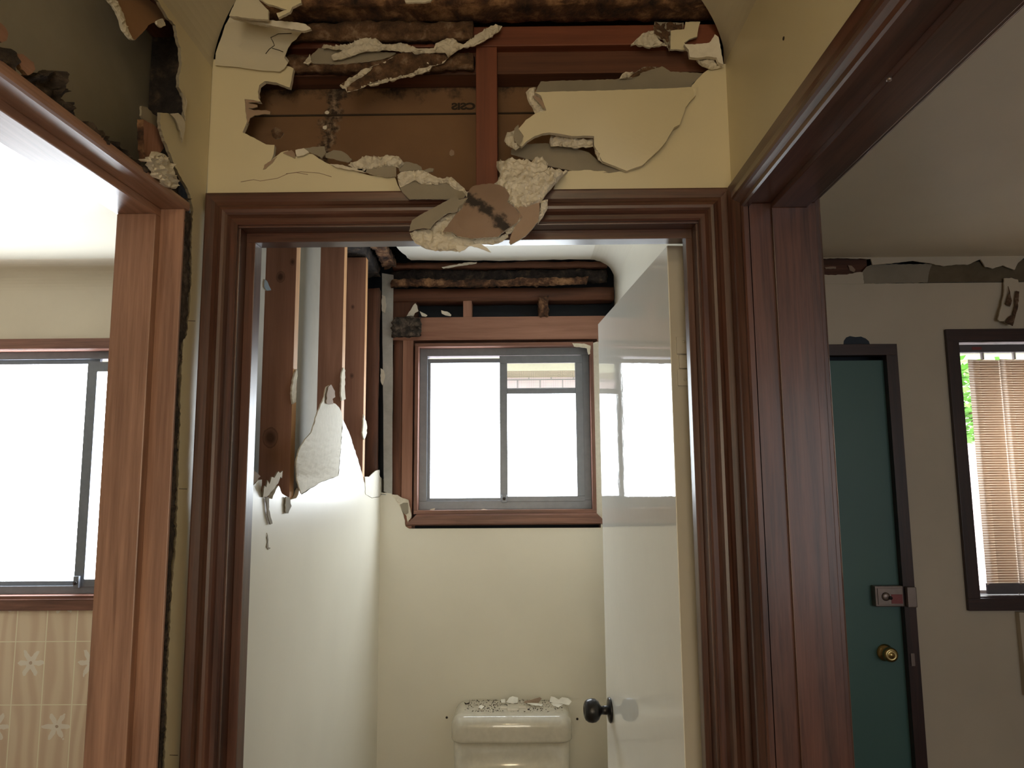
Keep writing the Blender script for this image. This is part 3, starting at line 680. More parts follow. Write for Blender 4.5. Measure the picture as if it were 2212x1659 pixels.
for z in (0.192, 0.227, 0.266): lathe('screw', [(0, .0032), (.001, .003)], (hp.x + .003 + (z == .227) * .004, 1.4405, z), (0, -1, 0), m_edge, hg, 12)
hq = on_y(1494, 735, 1.437); hr = on_y(1498, 862, 1.437)
tube('hinge_pin', [(hq.x, 1.437, hr.z), (hq.x, 1.437, hq.z)], 0.004, m_knob, hg, 12)

# ------------------------------------------------------------------ lounge door
d2 = S(empty('door_2', (1.09, 2.95, FL)), 'teal outside door in a near black frame')
box('door_leaf', 0.69, 1.447, 2.955, 2.99, FL, 0.464, m_teal, d2, 0.001)
ring('frame', 0.64, 1.487, FL - .06, 0.524, 0.044, 2.925, 2.965, m_dkframe, d2)
lk = box('rim_lock', 1.335, 1.442, 2.920, 2.955, -0.476, -0.400, m_lock, d2, 0.004)
box('lock_plate', 1.343, 1.434, 2.9165, 2.9205, -0.468, -0.408, m_lock, lk, 0.001)
box('red_label', 1.392, 1.434, 2.9150, 2.9170, -0.464, -0.430, m_red, lk, 0.0005)
lathe('lock_cylinder', [(0, .016), (.004, .015), (.006, .008), (.007, .0)], (1.372, 2.9165, -0.438), (0, -1, 0), m_lock, lk, 20)
lathe('thumb_turn', [(0, .007), (.009, .006), (.010, .0)], (1.385, 2.912, -0.442), (0, -1, 0), m_knob, lk, 16)
box('keeper', 1.446, 1.480, 2.900, 2.928, -0.476, -0.402, m_lock, d2, 0.003)
lathe('door_knob', [(0, .031), (.004, .031), (.009, .022), (.013, .013), (.028, .013), (.033, .022), (.043, .027), (.053, .026), (.058, .022), (.060, .016), (.057, .012), (.062, .009), (.062, 0)], (1.372, 2.955, -0.648), (-0.05, -1, 0.05), m_brass, d2)
box('strike_plate', 1.452, 1.466, 2.921, 2.926, -0.69, -0.645, m_lock, d2, 0.0005)
S(slab('trim_door_head_hole', [(1822, 748), (1823, 736), (1828, 729), (1836, 726), (1848, 728), (1860, 727), (1870, 731), (1877, 737), (1881, 748)], PY(2.9492), 0.0008, m_sark, m_sark, m_sark, (0, 1, 0), 0.5, 5), 'dark hole broken in the plaster over the green door')

# ------------------------------------------------------------------ vertical blind
vb = tag(empty('vertical_blind', (2.3, 2.975, 0.5)), 'vertical blind of pink-brown vanes with painted louvre-shade stripes hanging in the lounge window', 'blind')
box('head_rail', 1.752, 2.91, 2.962, 2.992, 0.494, 0.524, m_weight, vb, 0.002)
box('rail_label', 1.800, 1.838, 2.9605, 2.9625, 0.503, 0.515, m_red, vb, 0)
for i in range(9):
    x0 = 1.785 + i * 0.125; tw = 0.012
    box('carrier', x0 + .058, x0 + .066, 2.970, 2.982, 0.466, 0.494, m_white, vb, 0)
    bm = bmesh.new(); n = 10; vs = []
    for k in range(n + 1):
        u = k / n; x = x0 + u * 0.137; y = 2.970 + 0.016 * u + 0.004 * math.sin(u * math.pi)
        vs.append([bm.verts.new((x, y + dy, H + z)) for z in (-0.405, 0.466) for dy in (0, .0006)])
    for a, b in zip(vs, vs[1:]):
        for i0, i1 in ((0, 2), (2, 3), (3, 1), (1, 0)): bm.faces.new((a[i0], b[i0], b[i1], a[i1]))
    va = link('vane', bm, m_vane, vb, True)
    box('added_vane_strip', x0 + .024, x0 + .126, 2.9795, 2.9800, -0.400, 0.462, m_vane, va, 0)  # strip added behind the vane to darken its middle
    box('vane_weight', x0 + .004, x0 + .131, 2.972, 2.985, -0.440, -0.400, m_weight, va, 0.001)
tube('bead_chain', [(1.90, 2.967, -0.435), (1.905, 2.966, -0.447), (2.02, 2.968, -0.440)], 0.0014, m_white, vb, 6)

# ================================================================== FRAMING TIMBER
def stud(name, x0, x1, y0, y1, z0, z1, label, cat, m, group=None, edge=None, parent=None):
    bm = bmesh.new(); add_box(bm, x0, x1, y0, y1, z0, z1, 0.0012)
    o = link(name, bm, [m, edge or m])
    if edge:
        for p in o.data.polygons:
            if p.normal.x > 0.8: p.material_index = 1
    return tag(o, label, cat, group)
G1 = 'framing studs bared along the left wall of the toilet'
def kn(x, y, d, r): p_ = on_y(x, y, d); return (p_.x, p_.z, r)
k1 = knotty('stud_timber_with_big_knot', SD, SL, 'z', [kn(606, 598, 1.812, .013), kn(632, 566, 1.812, .008), kn(584, 945, 1.812, .022)])
k3 = knotty('stud_timber_with_small_knots', SD, SL, 'z', [kn(762, 663, 2.655, .008), kn(760, 812, 2.655, .009)])
stud('wall_stud', -0.622, -0.546, 1.812, 1.846, FL, 0.812, 'reddish stud nearest the toilet door, with a big round knot', 'stud', k1, G1, m_stud_lit)
stud('wall_stud', -0.622, -0.546, 2.318, 2.356, FL, 0.812, 'reddish stud in the middle of the bared left toilet wall, rising behind the curled sheet', 'stud', m_stud['z'], G1, m_stud_lit)
stud('wall_stud', -0.622, -0.546, 2.655, 2.690, FL, 0.812, 'reddish stud with two small knots, next to the dark corner post', 'stud', k3, G1, m_stud_lit)
tag(rough_box('corner_post', -0.622, -0.545, 2.905, 2.948, FL, 0.76, m_stud_dark['z'], 0.003, 0.02, 3), 'dark gnawed post in the far left corner of the toilet', 'stud')
tag(rough_box('top_plate', -0.625, -0.546, 1.43, 2.95, 0.818, 0.868, m_rotdk, 0.010, 0.014, 5, eat=0.15), 'blackened termite eaten plate along the top of the left toilet wall', 'beam')
tag(rough_box('eaten_batten', -0.528, -0.480, 2.35, 2.92, 0.848, 0.880, m_rot, 0.014, 0.011, 9, eat=0.3), 'gnawed batten hanging at the torn edge of the toilet ceiling', 'beam')
for k, (x, y, z, h_) in enumerate(((-0.545, 1.84, 0.04, 0.12), (-0.545, 2.35, 0.04, 0.10), (-0.546, 2.69, 0.0, 0.075))):
    pass
# scraps of sheet and glue on the studs
def scrap(name, pts, surf, th, m, label, cat='plaster scrap', side=None, back=None, off=(0, 1, 0), jag=0.8, step=5, rough=0.0, grid=None, group=None, smooth=False, **kw):
    return tag(slab(name, pts, surf, th, m, side, back, off, jag, step, rough, grid, smooth=smooth, **kw), label, cat, group)
scrap('glue_scrap', [(572, 603), (577, 607), (586, 627), (577, 628), (571, 620)], PX(-0.543), 0.004, solid('blue_grey_glue', (0.10, 0.14, 0.17), 0.5), 'blue grey flake of glue on the left edge of the first stud', 'glue flake', off=(-1, 0, 0))
scrap('plaster_scrap', [(641, 797), (643, 812), (640, 834), (640, 868), (633, 873), (630, 850), (632, 832), (636, 812)], PX(-0.541), 0.004, m_gyp, 'long scrap of plaster stuck on the edge of the first stud', off=(-1, 0, 0))
scrap('plaster_scrap', [(742, 794), (746, 800), (745, 840), (747, 862), (738, 866), (736, 850), (738, 810)], PX(-0.541), 0.004, m_gyp, 'narrow scrap of plaster on the edge of the middle stud', off=(-1, 0, 0))
scrap('plaster_scrap', [(786, 895), (792, 915), (793, 935), (787, 950), (783, 935), (785, 910)], PX(-0.541), 0.004, m_gyp, 'small scrap of plaster on the edge of the third stud', off=(-1, 0, 0))
# back wall framing
yb0, yb1 = 2.962, 3.05
tag(box('window_lintel', -0.533, 0.39, yb0, yb1, 0.561, 0.655, m_stud['x']), 'reddish lintel beam over the toilet window', 'beam')
tag(rough_box('top_plate', -0.53, 0.39, yb0, yb1, 0.722, 0.772, m_stud_dark['x'], 0.002, 0.02, 2), 'brown top plate across the head of the back toilet wall', 'beam')
tag(rough_box('eaten_plate', -0.50, 0.28, 2.926, 2.948, 0.774, 0.804, m_rot, 0.012, 0.010, 12, eat=0.3), 'orange termite eaten timber across the back toilet wall', 'beam')
tag(rough_box('termite_mud_ridge', -0.51, 0.36, 2.956, 2.99, 0.795, 0.848, m_rotdk, 0.014, 0.010, 21, eat=0.25), 'black ridge of termite mud under the toilet ceiling', 'termite mud')
tag(rough_box('ceiling_batten', -0.50, 0.36, 2.932, 2.99, 0.850, 0.872, m_stud_dark['x'], 0.006, 0.014, 30, eat=0.1), 'brown batten at the torn back edge of the toilet ceiling', 'beam')
stud('short_stud', -0.216, -0.182, yb0, yb1, 0.655, 0.724, 'sound short stud standing on the lintel', 'stud', m_stud['z'])
tag(rough_box('short_stud', 0.086, 0.128, yb0 - .006, yb1, 0.650, 0.740, m_rot, 0.008, 0.008, 40, eat=0.35), 'splintered short stud standing on the lintel', 'stud')
stud('short_stud', -0.533, -0.405, yb0 + .012, yb1, 0.655, 0.724, 'wide brown block at the left end of the lintel', 'stud', m_stud_dark['z'])
stud('window_stud', -0.456, -0.414, yb0 - .004, yb1, FL, 0.561, 'reddish stud against the left side of the toilet window', 'stud', m_stud['z'])
tag(rough_box('window_stud', -0.493, -0.458, yb0 - .006, yb1, FL, 0.561, m_stud_dark['z'], 0.003, 0.012, 51), 'gnawed dark stud beside the grey metal corner strip', 'stud')
stud('window_stud', 0.318, 0.388, yb0, yb1, FL, 0.561, 'reddish stud to the right of the toilet window', 'stud', m_stud['z'])
tag(slab('corner_bead', [(825, 590), (850, 594), (849, 700), (848, 860), (847, 1068), (829, 1062), (828, 900), (826, 720)], PY(2.951), 0.003, m_galv, m_galv, m_galv, (0, 1, 0), 0.3, 20), 'tall pale grey metal strip standing in the corner beside the window', 'metal strip')
tag(rough_box('termite_mud_patch', -0.495, -0.385, 2.930, 2.962, 0.572, 0.652, blotch('layered_eaten_wood', [(0.38, (0.02, 0.018, 0.018)), (0.5, (0.07, 0.055, 0.045)), (0.66, (0.22, 0.17, 0.13))], 38, 0.95, 1.0, 0.01), 0.012, 0.007, 66, eat=0.3, freq=60), 'dark layered patch of eaten wood on the left end of the lintel', 'termite mud')
scrap('plaster_scrap', [(877, 685), (890, 664), (897, 655), (901, 660), (904, 672), (896, 676), (891, 686)], PY(2.95), 0.004, m_pale, 'pointed pale shard standing on the left end of the lintel', off=(0, 1, 0))
scrap('plaster_scrap', [(906, 672), (914, 676), (923, 681), (920, 684), (911, 683)], PY(2.95), 0.004, m_pale, 'small pale shard lying beside the pointed one on the lintel')
scrap('plaster_scrap', [(953, 670), (966, 673), (975, 680), (973, 683), (962, 681), (954, 677)], PY(2.948), 0.004, m_pale, 'torn pale scrap on the lintel, right of the mud patch')
scrap('plaster_scrap', [(825, 637), (832, 640), (834, 662), (831, 676), (825, 672), (824, 655)], PY(2.947), 0.004, m_pale, 'pale scrap high on the grey metal strip')
scrap('plaster_scrap', [(822, 795), (829, 800), (831, 815), (826, 832), (822, 822)], PY(2.947), 0.004, m_pale, 'pale scrap halfway up the grey metal strip')
scrap('plaster_scrap', [(954, 577), (1008, 567), (1030, 566), (1029, 569), (958, 580)], PY(2.925), 0.004, m_pale, 'long pale sliver hanging under the toilet ceiling')
scrap('torn_sheet_edge', [(846, 1068), (858, 1069), (870, 1076), (882, 1080), (886, 1098), (889, 1116), (881, 1129), (878, 1114), (872, 1108), (862, 1092), (853, 1078)], PY(2.9485), 0.004, m_gyp, 'white torn plaster edge at the lower left corner of the toilet window')
scrap('torn_sheet_edge', [(864, 1090), (872, 1086), (881, 1086), (882, 1108), (877, 1112), (871, 1108)], PY(2.9465), 0.002, m_paper, 'grey paper patch at the lower left corner of the toilet window')
scrap('torn_sheet_edge', [(1279, 742), (1290, 738), (1300, 740, 0), (1304, 1130, 0), (1290, 1118), (1284, 1095), (1283, 1030), (1281, 930), (1279, 840), (1277, 770)], PY(2.9485), 0.010, m_pale, 'narrow cream strip of sheet down the right side of the toilet window')
scrap('torn_sheet_edge', [(1236, 741), (1262, 742), (1276, 747), (1275, 764), (1271, 766), (1268, 752), (1240, 748)], PY(2.941), 0.006, m_gyp, 'plaster crumbs on the top right corner of the toilet window')
scrap('plaster_scrap', [(922, 1106), (930, 1100), (940, 1098), (936, 1106)], PY(2.960), 0.004, m_pale, 'pale flake on the left end of the toilet window sill')
scrap('plaster_scrap', [(1036, 1102), (1044, 1099), (1056, 1102), (1046, 1105)], PY(2.960), 0.003, m_pale, 'tiny flake in the middle of the toilet window sill')
n_ = tube('nail', [(-0.536, 2.955, -0.045), (-0.536 + .03, 2.90, -0.046)], 0.0016, m_galv); tag(n_, 'bright nail poking out at the foot of the grey metal strip', 'nail')

# curled back sheet on the left toilet wall
def curl(px, py):
    t = max(0.0, min(1.0, (1028 - py) / 190)); return on_x(px, py, -0.522 + 0.045 * math.sin(t * 2.2) * max(0, (745 - px) / 90) ** 0.7)
scrap('curled_wall_sheet', [(713, 832), (721, 847), (718, 870), (726, 872), (733, 880), (739, 892), (741, 906), (738, 945), (736, 977), (731, 1028), (715, 1033), (692, 1043), (672, 1054), (652, 1066), (643, 1038), (641, 999), (647, 973), (660, 950), (674, 934), (687, 890), (702, 856), (706, 836)],
      curl, 0.004, m_pale, 'pointed pale flap of wall sheet curling off the left toilet wall', 'plasterboard flap', m_gyp, m_pale, (-1, 0, 0), 0.6, 6, 0.001, 7, smooth=False)
scrap('flap_tip', [(713, 831), (721, 845), (722, 858), (716, 862), (718, 873), (709, 874), (703, 872), (704, 850), (707, 836)], lambda px, py: curl(px, py) + Vector((0.004, -0.004, 0)), 0.002, m_tan, 'tan torn paper at the tip of the pointed flap', 'paper scrap', m_tan, m_tan, (-1, 0, 0))
scrap('torn_paper_spray', [(570, 1056), (572, 1049), (575, 1053), (578, 1037), (582, 1046), (587, 1030), (593, 1032), (602, 1018), (605, 1022), (611, 1017), (609, 1033), (606, 1030), (601, 1044), (589, 1059), (577, 1073), (568, 1074)],
      lambda a, b: on_x(a, b, -0.512 - 0.02 * (b - 1016) / 60), 0.003, m_pale, 'ragged spray of torn paper on the left toilet wall', 'paper scrap', m_paper, m_paper, (-1, 0, 0))
scrap('torn_sheet_patch', [(540, 1012), (553, 1019), (563, 1029), (555, 1038), (539, 1055), (532, 1055), (530, 1010)], PX(-0.533), 0.003, m_tan, 'tan paper patch beside the left jamb of the toilet doorway', 'paper scrap', m_tan, m_tan, (-1, 0, 0))
scrap('torn_sheet_patch', [(788, 1030), (798, 1030), (804, 1024), (812, 1017), (820, 1015), (821, 1030), (829, 1036), (829, 1059), (819, 1073), (803, 1075), (790, 1068)], PX(-0.5335), 0.003, m_pale, 'rounded pale paper patch in the far left corner of the toilet', 'paper scrap', m_pale, m_pale, (-1, 0, 0))
scrap('wall_gash_strip', [(575, 1074), (581, 1074), (581, 1100), (585, 1117), (589, 1131), (584, 1133), (579, 1117), (577, 1095)], PX(-0.530), 0.002, m_paper, 'long grey strip laid on for the dark gash in the left toilet wall', 'paper scrap', m_paper, m_paper, (-1, 0, 0))  # thin grey slabs stand for the dark gashes in the sheet
scrap('wall_gash_strip', [(618, 1073), (625, 1074), (630, 1093), (627, 1099), (623, 1109), (618, 1109), (616, 1090)], PX(-0.530), 0.002, m_paper, 'short grey strip laid on for the gash under the bright stud edge', 'paper scrap', m_paper, m_paper, (-1, 0, 0))
scrap('wall_gash_strip', [(577, 1151), (579, 1160), (580, 1182), (585, 1184), (580, 1187), (576, 1182), (578, 1172)], PX(-0.5335), 0.001, m_paper, 'hair thin grey strip laid on for a crack low on the left toilet wall', 'paper scrap', m_paper, m_paper, (-1, 0, 0))

# ================================================================== HALL HOLE OVER THE TOILET DOOR
stud('cripple_stud', -0.074, -0.034, 1.342, 1.408, 0.49, 0.821, 'dark red upright stud in the middle of the hole over the toilet door', 'stud', m_redstud['z'])
for x, lab in ((-0.53, 'left'), (0.36, 'right')):
    pass
tag(box('top_plate', -0.56, 0.39, 1.342, 1.411, 0.822, 0.862, m_redstud['x']), 'red top plate running across the hole over the toilet door', 'beam')
tag(box('lower_plate', -0.56, 0.39, 1.362, 1.411, 0.777, 0.822, m_stud_dark['x']), 'brown plate set back under the red top plate', 'beam')
tag(rough_box('ceiling_joist', -0.50, 0.38, 1.275, 1.338, 0.866, 0.908, m_rot, 0.006, 0.012, 77, eat=0.1, freq=20), 'mud crusted ceiling joist along the top of the hall hole', 'beam')
tag(rough_box('ceiling_batten', -0.50, 0.38, 1.10, 1.262, 0.925, 0.975, m_stud_dark['x'], 0.004, 0.02, 81), 'brown timber above the mud crusted joist at the top edge of the picture', 'beam')
tag(box('trimmer', -0.56, 0.39, 1.342, 1.411, 0.485, 0.49 + .012, m_stud['x']), 'red timber behind the head of the toilet door frame', 'beam')
tag(rough_box('eaten_plate', -0.50, -0.078, 1.318, 1.335, 0.826, 0.860, m_mudbrown, 0.006, 0.010, 88, eat=0.1), 'mud covered timber left of the middle stud, under the joist', 'beam')
tag(rough_box('eaten_plate', -0.50, -0.078, 1.336, 1.355, 0.776, 0.808, m_mudbrown, 0.008, 0.010, 95, eat=0.2), 'gnawed brown plate left of the middle stud, in the hall hole', 'beam')
# seam batten line on the far sheet + stamped figures (seen from behind, so mirrored)
S(box('trim_sheet_seam', -0.54, 0.39, 1.4095, 1.4125, 0.7205, 0.7235, m_ink, None, 0))
def stamp():
    cu = bpy.data.curves.new('stamp', 'FONT'); cu.body = 'CSIS'; cu.size = 0.0185; cu.extrude = 0.0002; cu.offset = 0.0009; cu.align_x = 'CENTER'
    o = bpy.data.objects.new('stamp', cu); C.objects.link(o)
    dg = bpy.context.evaluated_depsgraph_get(); me = bpy.data.meshes.new_from_object(o.evaluated_get(dg)); bpy.data.objects.remove(o)
    p = on_y(1001, 236, 1.4108)
    me.transform(Matrix.Translation((p.x, p.y, p.z + H)) @ Matrix.Rotation(math.pi / 2, 4, 'X') @ Matrix.Diagonal((-1.35, 1, 1, 1)))
    me.materials.append(m_ink); q = bpy.data.objects.new('stamped_figures', me); C.objects.link(q)
    return tag(q, 'faded mirrored stamp on the brown paper left of the middle stud', 'stamp')
stamp()

# ---- torn plasterboard around the hole: each scrap at its own distance
G2 = 'scraps of plasterboard torn round the hall hole'
def frag(pts, y, m, label, name='plasterboard_fragment', th=0.004, kx=0, ky=0, x0=0, y0=0, fn=None, side=None, back=None, rough=0.0, grid=None, jag=0.8, step=5, cat='plaster fragment', smooth=False):
    return scrap(name, pts, PY(y, kx, ky, x0, y0, fn), th, m, label, cat, side or m_gyp, back or m_paper, (0, 1, 0), jag, step, rough, grid, G2, smooth)
GR = dict(rough=0.007, grid=5, th=0.006, side=m_gyp, back=m_gyp)
# the great bent flap on the right
def bend(px, py):
    u = max(0, (1500 - px) / 380); v = max(0, (py - 190) / 180)
    return -0.085 * math.sin(min(1, u) * math.pi / 2) * max(0, 1 - v) - 0.010
frag([(1155, 199), (1235, 197), (1316, 195), (1430, 191), (1494, 188), (1506, 188), (1503, 206), (1492, 217), (1481, 232), (1475, 250), (1468, 269), (1456, 275), (1440, 304), (1421, 326), (1386, 358), (1354, 369), (1301, 348), (1294, 335), (1283, 313), (1283, 294),
      (1269, 293), (1237, 294), (1215, 290), (1187, 286), (1171, 288), (1155, 294), (1139, 304), (1127, 316), (1120, 313), (1131, 294), (1120, 278), (1136, 259), (1158, 244), (1180, 239), (1179, 234), (1168, 206)],
     1.330, m_cream, 'big bent cream flap of plasterboard hanging in the right half of the hall hole', 'plasterboard_flap', 0.009, fn=bend, grid=12, jag=0.5, step=8, side=m_gyp, back=m_brown, cat='plasterboard flap', smooth=False)
frag([(1104, 323), (1127, 312), (1177, 309), (1210, 314), (1240, 320), (1272, 329), (1297, 351), (1354, 368), (1316, 374), (1259, 372), (1228, 367), (1190, 359), (1155, 348), (1104, 332)], 1.332, m_paper, 'grey brown tongue of sheet under the big bent flap',
     'plasterboard_flap', 0.003, kx=-.001, ky=-.006, x0=1300, y0=340, grid=10, jag=0.5, cat='plasterboard flap')
frag([(1190, 290), (1215, 292), (1237, 294), (1260, 299), (1282, 297), (1282, 313), (1240, 316), (1206, 312), (1190, 313), (1187, 305)], 1.306, m_gyp, 'ridge of white plaster in the slot of the big bent flap', **GR)
frag([(1285, 320), (1292, 322), (1299, 326), (1296, 336), (1301, 348), (1293, 342), (1286, 329)], 1.302, m_gyp, 'small white chip at the end of the slot in the big flap', **GR)
frag([(1136, 195), (1144, 187), (1157, 185), (1155, 203), (1168, 206), (1180, 236), (1158, 244), (1148, 226), (1139, 209)], 1.262, m_gyp, 'white torn corner at the upper left of the big bent flap', **GR)
frag([(1150, 207), (1160, 207), (1172, 218), (1178, 236), (1168, 226), (1160, 218)], 1.252, m_tan, 'sliver of tan paper at the upper left of the big bent flap', th=0.002)
frag([(1111, 278), (1095, 285), (1089, 301), (1098, 313), (1114, 320), (1122, 315), (1112, 306), (1109, 292)], 1.285, m_gyp, 'white torn lip at the left tip of the big bent flap', **GR)
frag([(1111, 278), (1120, 269), (1121, 281), (1131, 294), (1122, 315), (1112, 304), (1109, 292)], 1.282, m_paper, 'grey paper strip at the left tip of the big bent flap', th=0.002)
frag([(1168, 176), (1250, 173), (1332, 171), (1380, 159), (1430, 143), (1449, 155), (1522, 158), (1495, 182), (1494, 190), (1316, 197), (1155, 200)], 1.350, m_paper, 'dark ledge of sheet behind the top of the big bent flap', 'plasterboard_flap', 0.006, ky=0.04, y0=190, cat='plasterboard flap')
frag([(1370, 155), (1392, 142), (1421, 142), (1415, 152), (1390, 158), (1365, 167), (1342, 168)], 1.335, m_mudbrown, 'streak of mud above the dark ledge', 'termite_mud_streak', rough=0.005, grid=5, cat='termite mud')
frag([(1339, 166), (1345, 156), (1353, 151), (1370, 153), (1360, 163), (1352, 167)], 1.330, m_gyp, 'small white chip beside the mud streak above the dark ledge', **GR)
# lumps at the bottom of the hole
def dome(cx, cy, r, a): return lambda px, py: -a * max(0, 1 - ((px - cx) ** 2 + (py - cy) ** 2) / r ** 2)
frag([(1072, 343), (1090, 342), (1105, 337), (1128, 341), (1148, 346), (1157, 335), (1171, 335), (1184, 347), (1184, 359), (1205, 362), (1227, 368), (1214, 378), (1205, 388), (1192, 402), (1182, 413), (1174, 425), (1168, 433), (1153, 438), (1135, 446), (1116, 448), (1106, 440), (1096, 436), (1094, 408), (1080, 403),
      (1064, 395), (1074, 387), (1080, 370), (1072, 355)], 1.310, m_gyp, 'large lump of white plaster under the big bent flap, right of the middle stud', 'plaster_lump', 0.012, ky=-.03, y0=340, fn=dome(1145, 390, 90, 0.02), rough=0.009, grid=5, side=m_gyp, back=m_gyp)
frag([(1011, 415), (1016, 407), (1022, 402), (1040, 398), (1060, 396), (1078, 399), (1092, 406), (1101, 422), (1096, 436), (1112, 448), (1128, 467), (1114, 483), (1092, 497), (1074, 512), (1015, 515), (988, 510), (976, 501), (956, 501), (968, 485), (981, 467), (999, 449), (1008, 430)], 1.280, m_mould,
     'brown paper flap with a black mouldy smear hanging over the door head', 'plasterboard_flap', 0.005, ky=-.035, y0=420, fn=dome(1050, 450, 70, 0.015), grid=8, side=m_gyp, back=m_gyp, cat='plasterboard flap')
frag([(884, 501), (900, 496), (913, 492), (929, 494), (940, 479), (955, 468), (967, 460), (980, 457), (988, 458), (990, 445), (1003, 433), (1011, 429), (1007, 440), (999, 449), (981, 467), (968, 485), (956, 501), (976, 501), (988, 510), (1006, 511), (1026, 515), (1050, 513), (1074, 510), (1090, 504), (1098, 499), (1098, 510),
      (1085, 519), (1064, 527), (1035, 524), (1012, 530), (1000, 537), (985, 541), (960, 539), (940, 540), (920, 536), (906, 528), (895, 522), (888, 512)], 1.268, m_gyp, 'fringe of torn white plaster at the bottom of the hanging flap', 'plaster_lump', 0.006, ky=-.02, y0=500, rough=0.006, grid=5, side=m_gyp, back=m_gyp)
frag([(884, 499), (886, 487), (890, 476), (908, 464), (927, 454), (956, 438), (985, 423), (992, 431), (1010, 427), (1003, 436), (990, 447), (988, 457), (967, 460), (940, 479), (929, 494), (913, 492), (900, 494)], 1.262, m_paper, 'grey paper tongue slanting down left over the door head', 'plasterboard_flap', 0.003, ky=-.02, y0=440, cat='plasterboard flap', jag=0.5)
frag([(863, 402), (878, 394), (895, 387), (905, 392), (920, 394), (945, 395), (963, 390), (975, 399), (981, 405), (990, 408), (999, 412), (1006, 420), (1002, 428), (960, 430), (915, 429), (884, 430), (872, 418), (866, 410)], 1.308, m_paper, 'grey oval tongue of sheet just above the left part of the door head', 'plasterboard_flap', 0.004, ky=-.02, y0=400, cat='plasterboard flap', jag=0.5)
frag([(857, 375), (872, 367), (890, 367), (913, 365), (927, 372), (945, 381), (955, 383), (965, 380), (975, 380), (981, 385), (994, 397), (1003, 404), (1008, 413), (1008, 423), (999, 413), (990, 409), (981, 405), (963, 391), (945, 396), (920, 395), (905, 393), (895, 387), (878, 395), (863, 402), (859, 390)], 1.300, m_gyp, 'white torn rim above the grey oval tongue', 'plaster_lump', **GR)
frag([(749, 352), (765, 346), (783, 336), (800, 334), (815, 335), (832, 333), (846, 332), (860, 334), (866, 342), (872, 349), (862, 360), (855, 356), (838, 356), (820, 361), (801, 364), (780, 362), (762, 360)], 1.316, m_gyp, 'ridge of white plaster along the lower left edge of the hall hole', 'plaster_lump', rough=0.008, grid=5, th=0.008, side=m_gyp, back=m_gyp)
frag([(770, 365), (801, 362), (838, 355), (855, 361), (856, 381), (830, 382), (798, 375)], 1.322, m_paper, 'grey paper patch under the white plaster ridge', th=0.003)
frag([(865, 350), (884, 350), (900, 354), (910, 360), (912, 367), (890, 369), (863, 370), (860, 361)], 1.326, m_paper, 'grey lip of paper right of the white plaster ridge', th=0.003)
frag([(915, 368), (928, 363), (937, 364), (935, 371), (922, 372)], 1.32, m_paper, 'tiny pale tag of paper at the edge of the brown cavity', th=0.002)
frag([(703, 332), (720, 324), (737, 326), (749, 333), (760, 344), (752, 351), (735, 347), (720, 342), (703, 339)], 1.327, m_paper, 'pointed grey paper patch left of the white plaster ridge', th=0.003)
frag([(655, 320), (680, 317), (701, 316), (704, 330), (695, 341), (683, 334), (668, 328)], 1.328, m_paper, 'grey patch of torn paper at the lower left of the hall hole', th=0.003)
frag([(638, 324), (656, 320), (668, 329), (655, 335), (641, 338)], 1.322, m_pale, 'small square chip of painted sheet at the lower left of the hall hole', th=0.003)
frag([(611, 330), (630, 324), (636, 330), (637, 342), (626, 336)], 1.326, m_tan, 'small tan chip beside the square chip', th=0.003)
frag([(713, 354), (740, 356), (760, 362), (792, 366), (790, 372), (756, 367), (725, 361)], 1.322, m_gyp, 'thin white sliver along the lower left edge of the hall hole', th=0.003)
frag([(588, 345), (598, 338), (588, 352), (574, 364), (568, 366), (571, 356)], 1.3275, m_tan, 'narrow torn lip in the slit below the hole', th=0.002)
frag([(1114, 448), (1140, 441), (1166, 436), (1165, 458), (1162, 479), (1150, 494), (1135, 510), (1120, 519), (1103, 528), (1100, 524), (1104, 508), (1112, 492), (1121, 479), (1128, 467)], 1.272, m_tan, 'tan paper tongue hanging at the right of the mouldy flap', 'plasterboard_flap', 0.004, ky=-.02, y0=450, back=m_gyp, cat='plasterboard flap')
frag([(1168, 431), (1184, 428), (1183, 447), (1175, 462), (1166, 476), (1162, 482), (1164, 460), (1168, 445)], 1.276, m_gyp, 'white rim on the right edge of the tan tongue', **GR)
frag([(1008, 530), (1037, 526), (1052, 535), (1061, 545), (1046, 540), (1030, 534)], 1.262, m_pale, 'thin curl of paper at the lowest point of the hanging plaster', th=0.002)
frag([(985, 530), (1000, 531), (1010, 534), (1003, 540), (992, 545), (986, 539)], 1.262, m_pale, 'small bright shred under the hanging plaster fringe', th=0.002)
frag([(1090, 492), (1104, 484), (1118, 473), (1127, 466), (1122, 478), (1112, 490), (1103, 500), (1094, 503)], 1.262, m_gyp, 'white crumbly strip between the mouldy flap and the tan tongue', **GR)
# upper half
frag([(734, 180), (747, 172), (759, 165), (775, 155), (790, 145), (827, 132), (848, 120), (870, 111), (900, 106), (936, 101), (972, 119), (955, 135), (929, 142), (912, 150), (896, 157), (850, 167), (799, 177), (775, 190), (749, 197), (744, 187)], 1.325, m_mudbrown,
     'long mud crusted strip of paper slanting across the upper left of the hall hole', 'plasterboard_flap', 0.004, kx=.012, x0=950, rough=0.004, grid=6, cat='plasterboard flap', back=m_gyp)
frag([(732, 181), (745, 172), (762, 163), (770, 160), (778, 148), (790, 143), (803, 143), (795, 152), (775, 165), (763, 173), (750, 186), (738, 188)], 1.298, m_gyp, 'white torn edge at the left end of the slanting strip', **GR)
frag([(794, 179), (830, 170), (870, 160), (896, 152), (903, 144), (920, 142), (932, 138), (926, 148), (900, 158), (870, 165), (830, 174), (799, 182)], 1.306, m_gyp, 'white torn edge along the underside of the slanting strip', **GR)
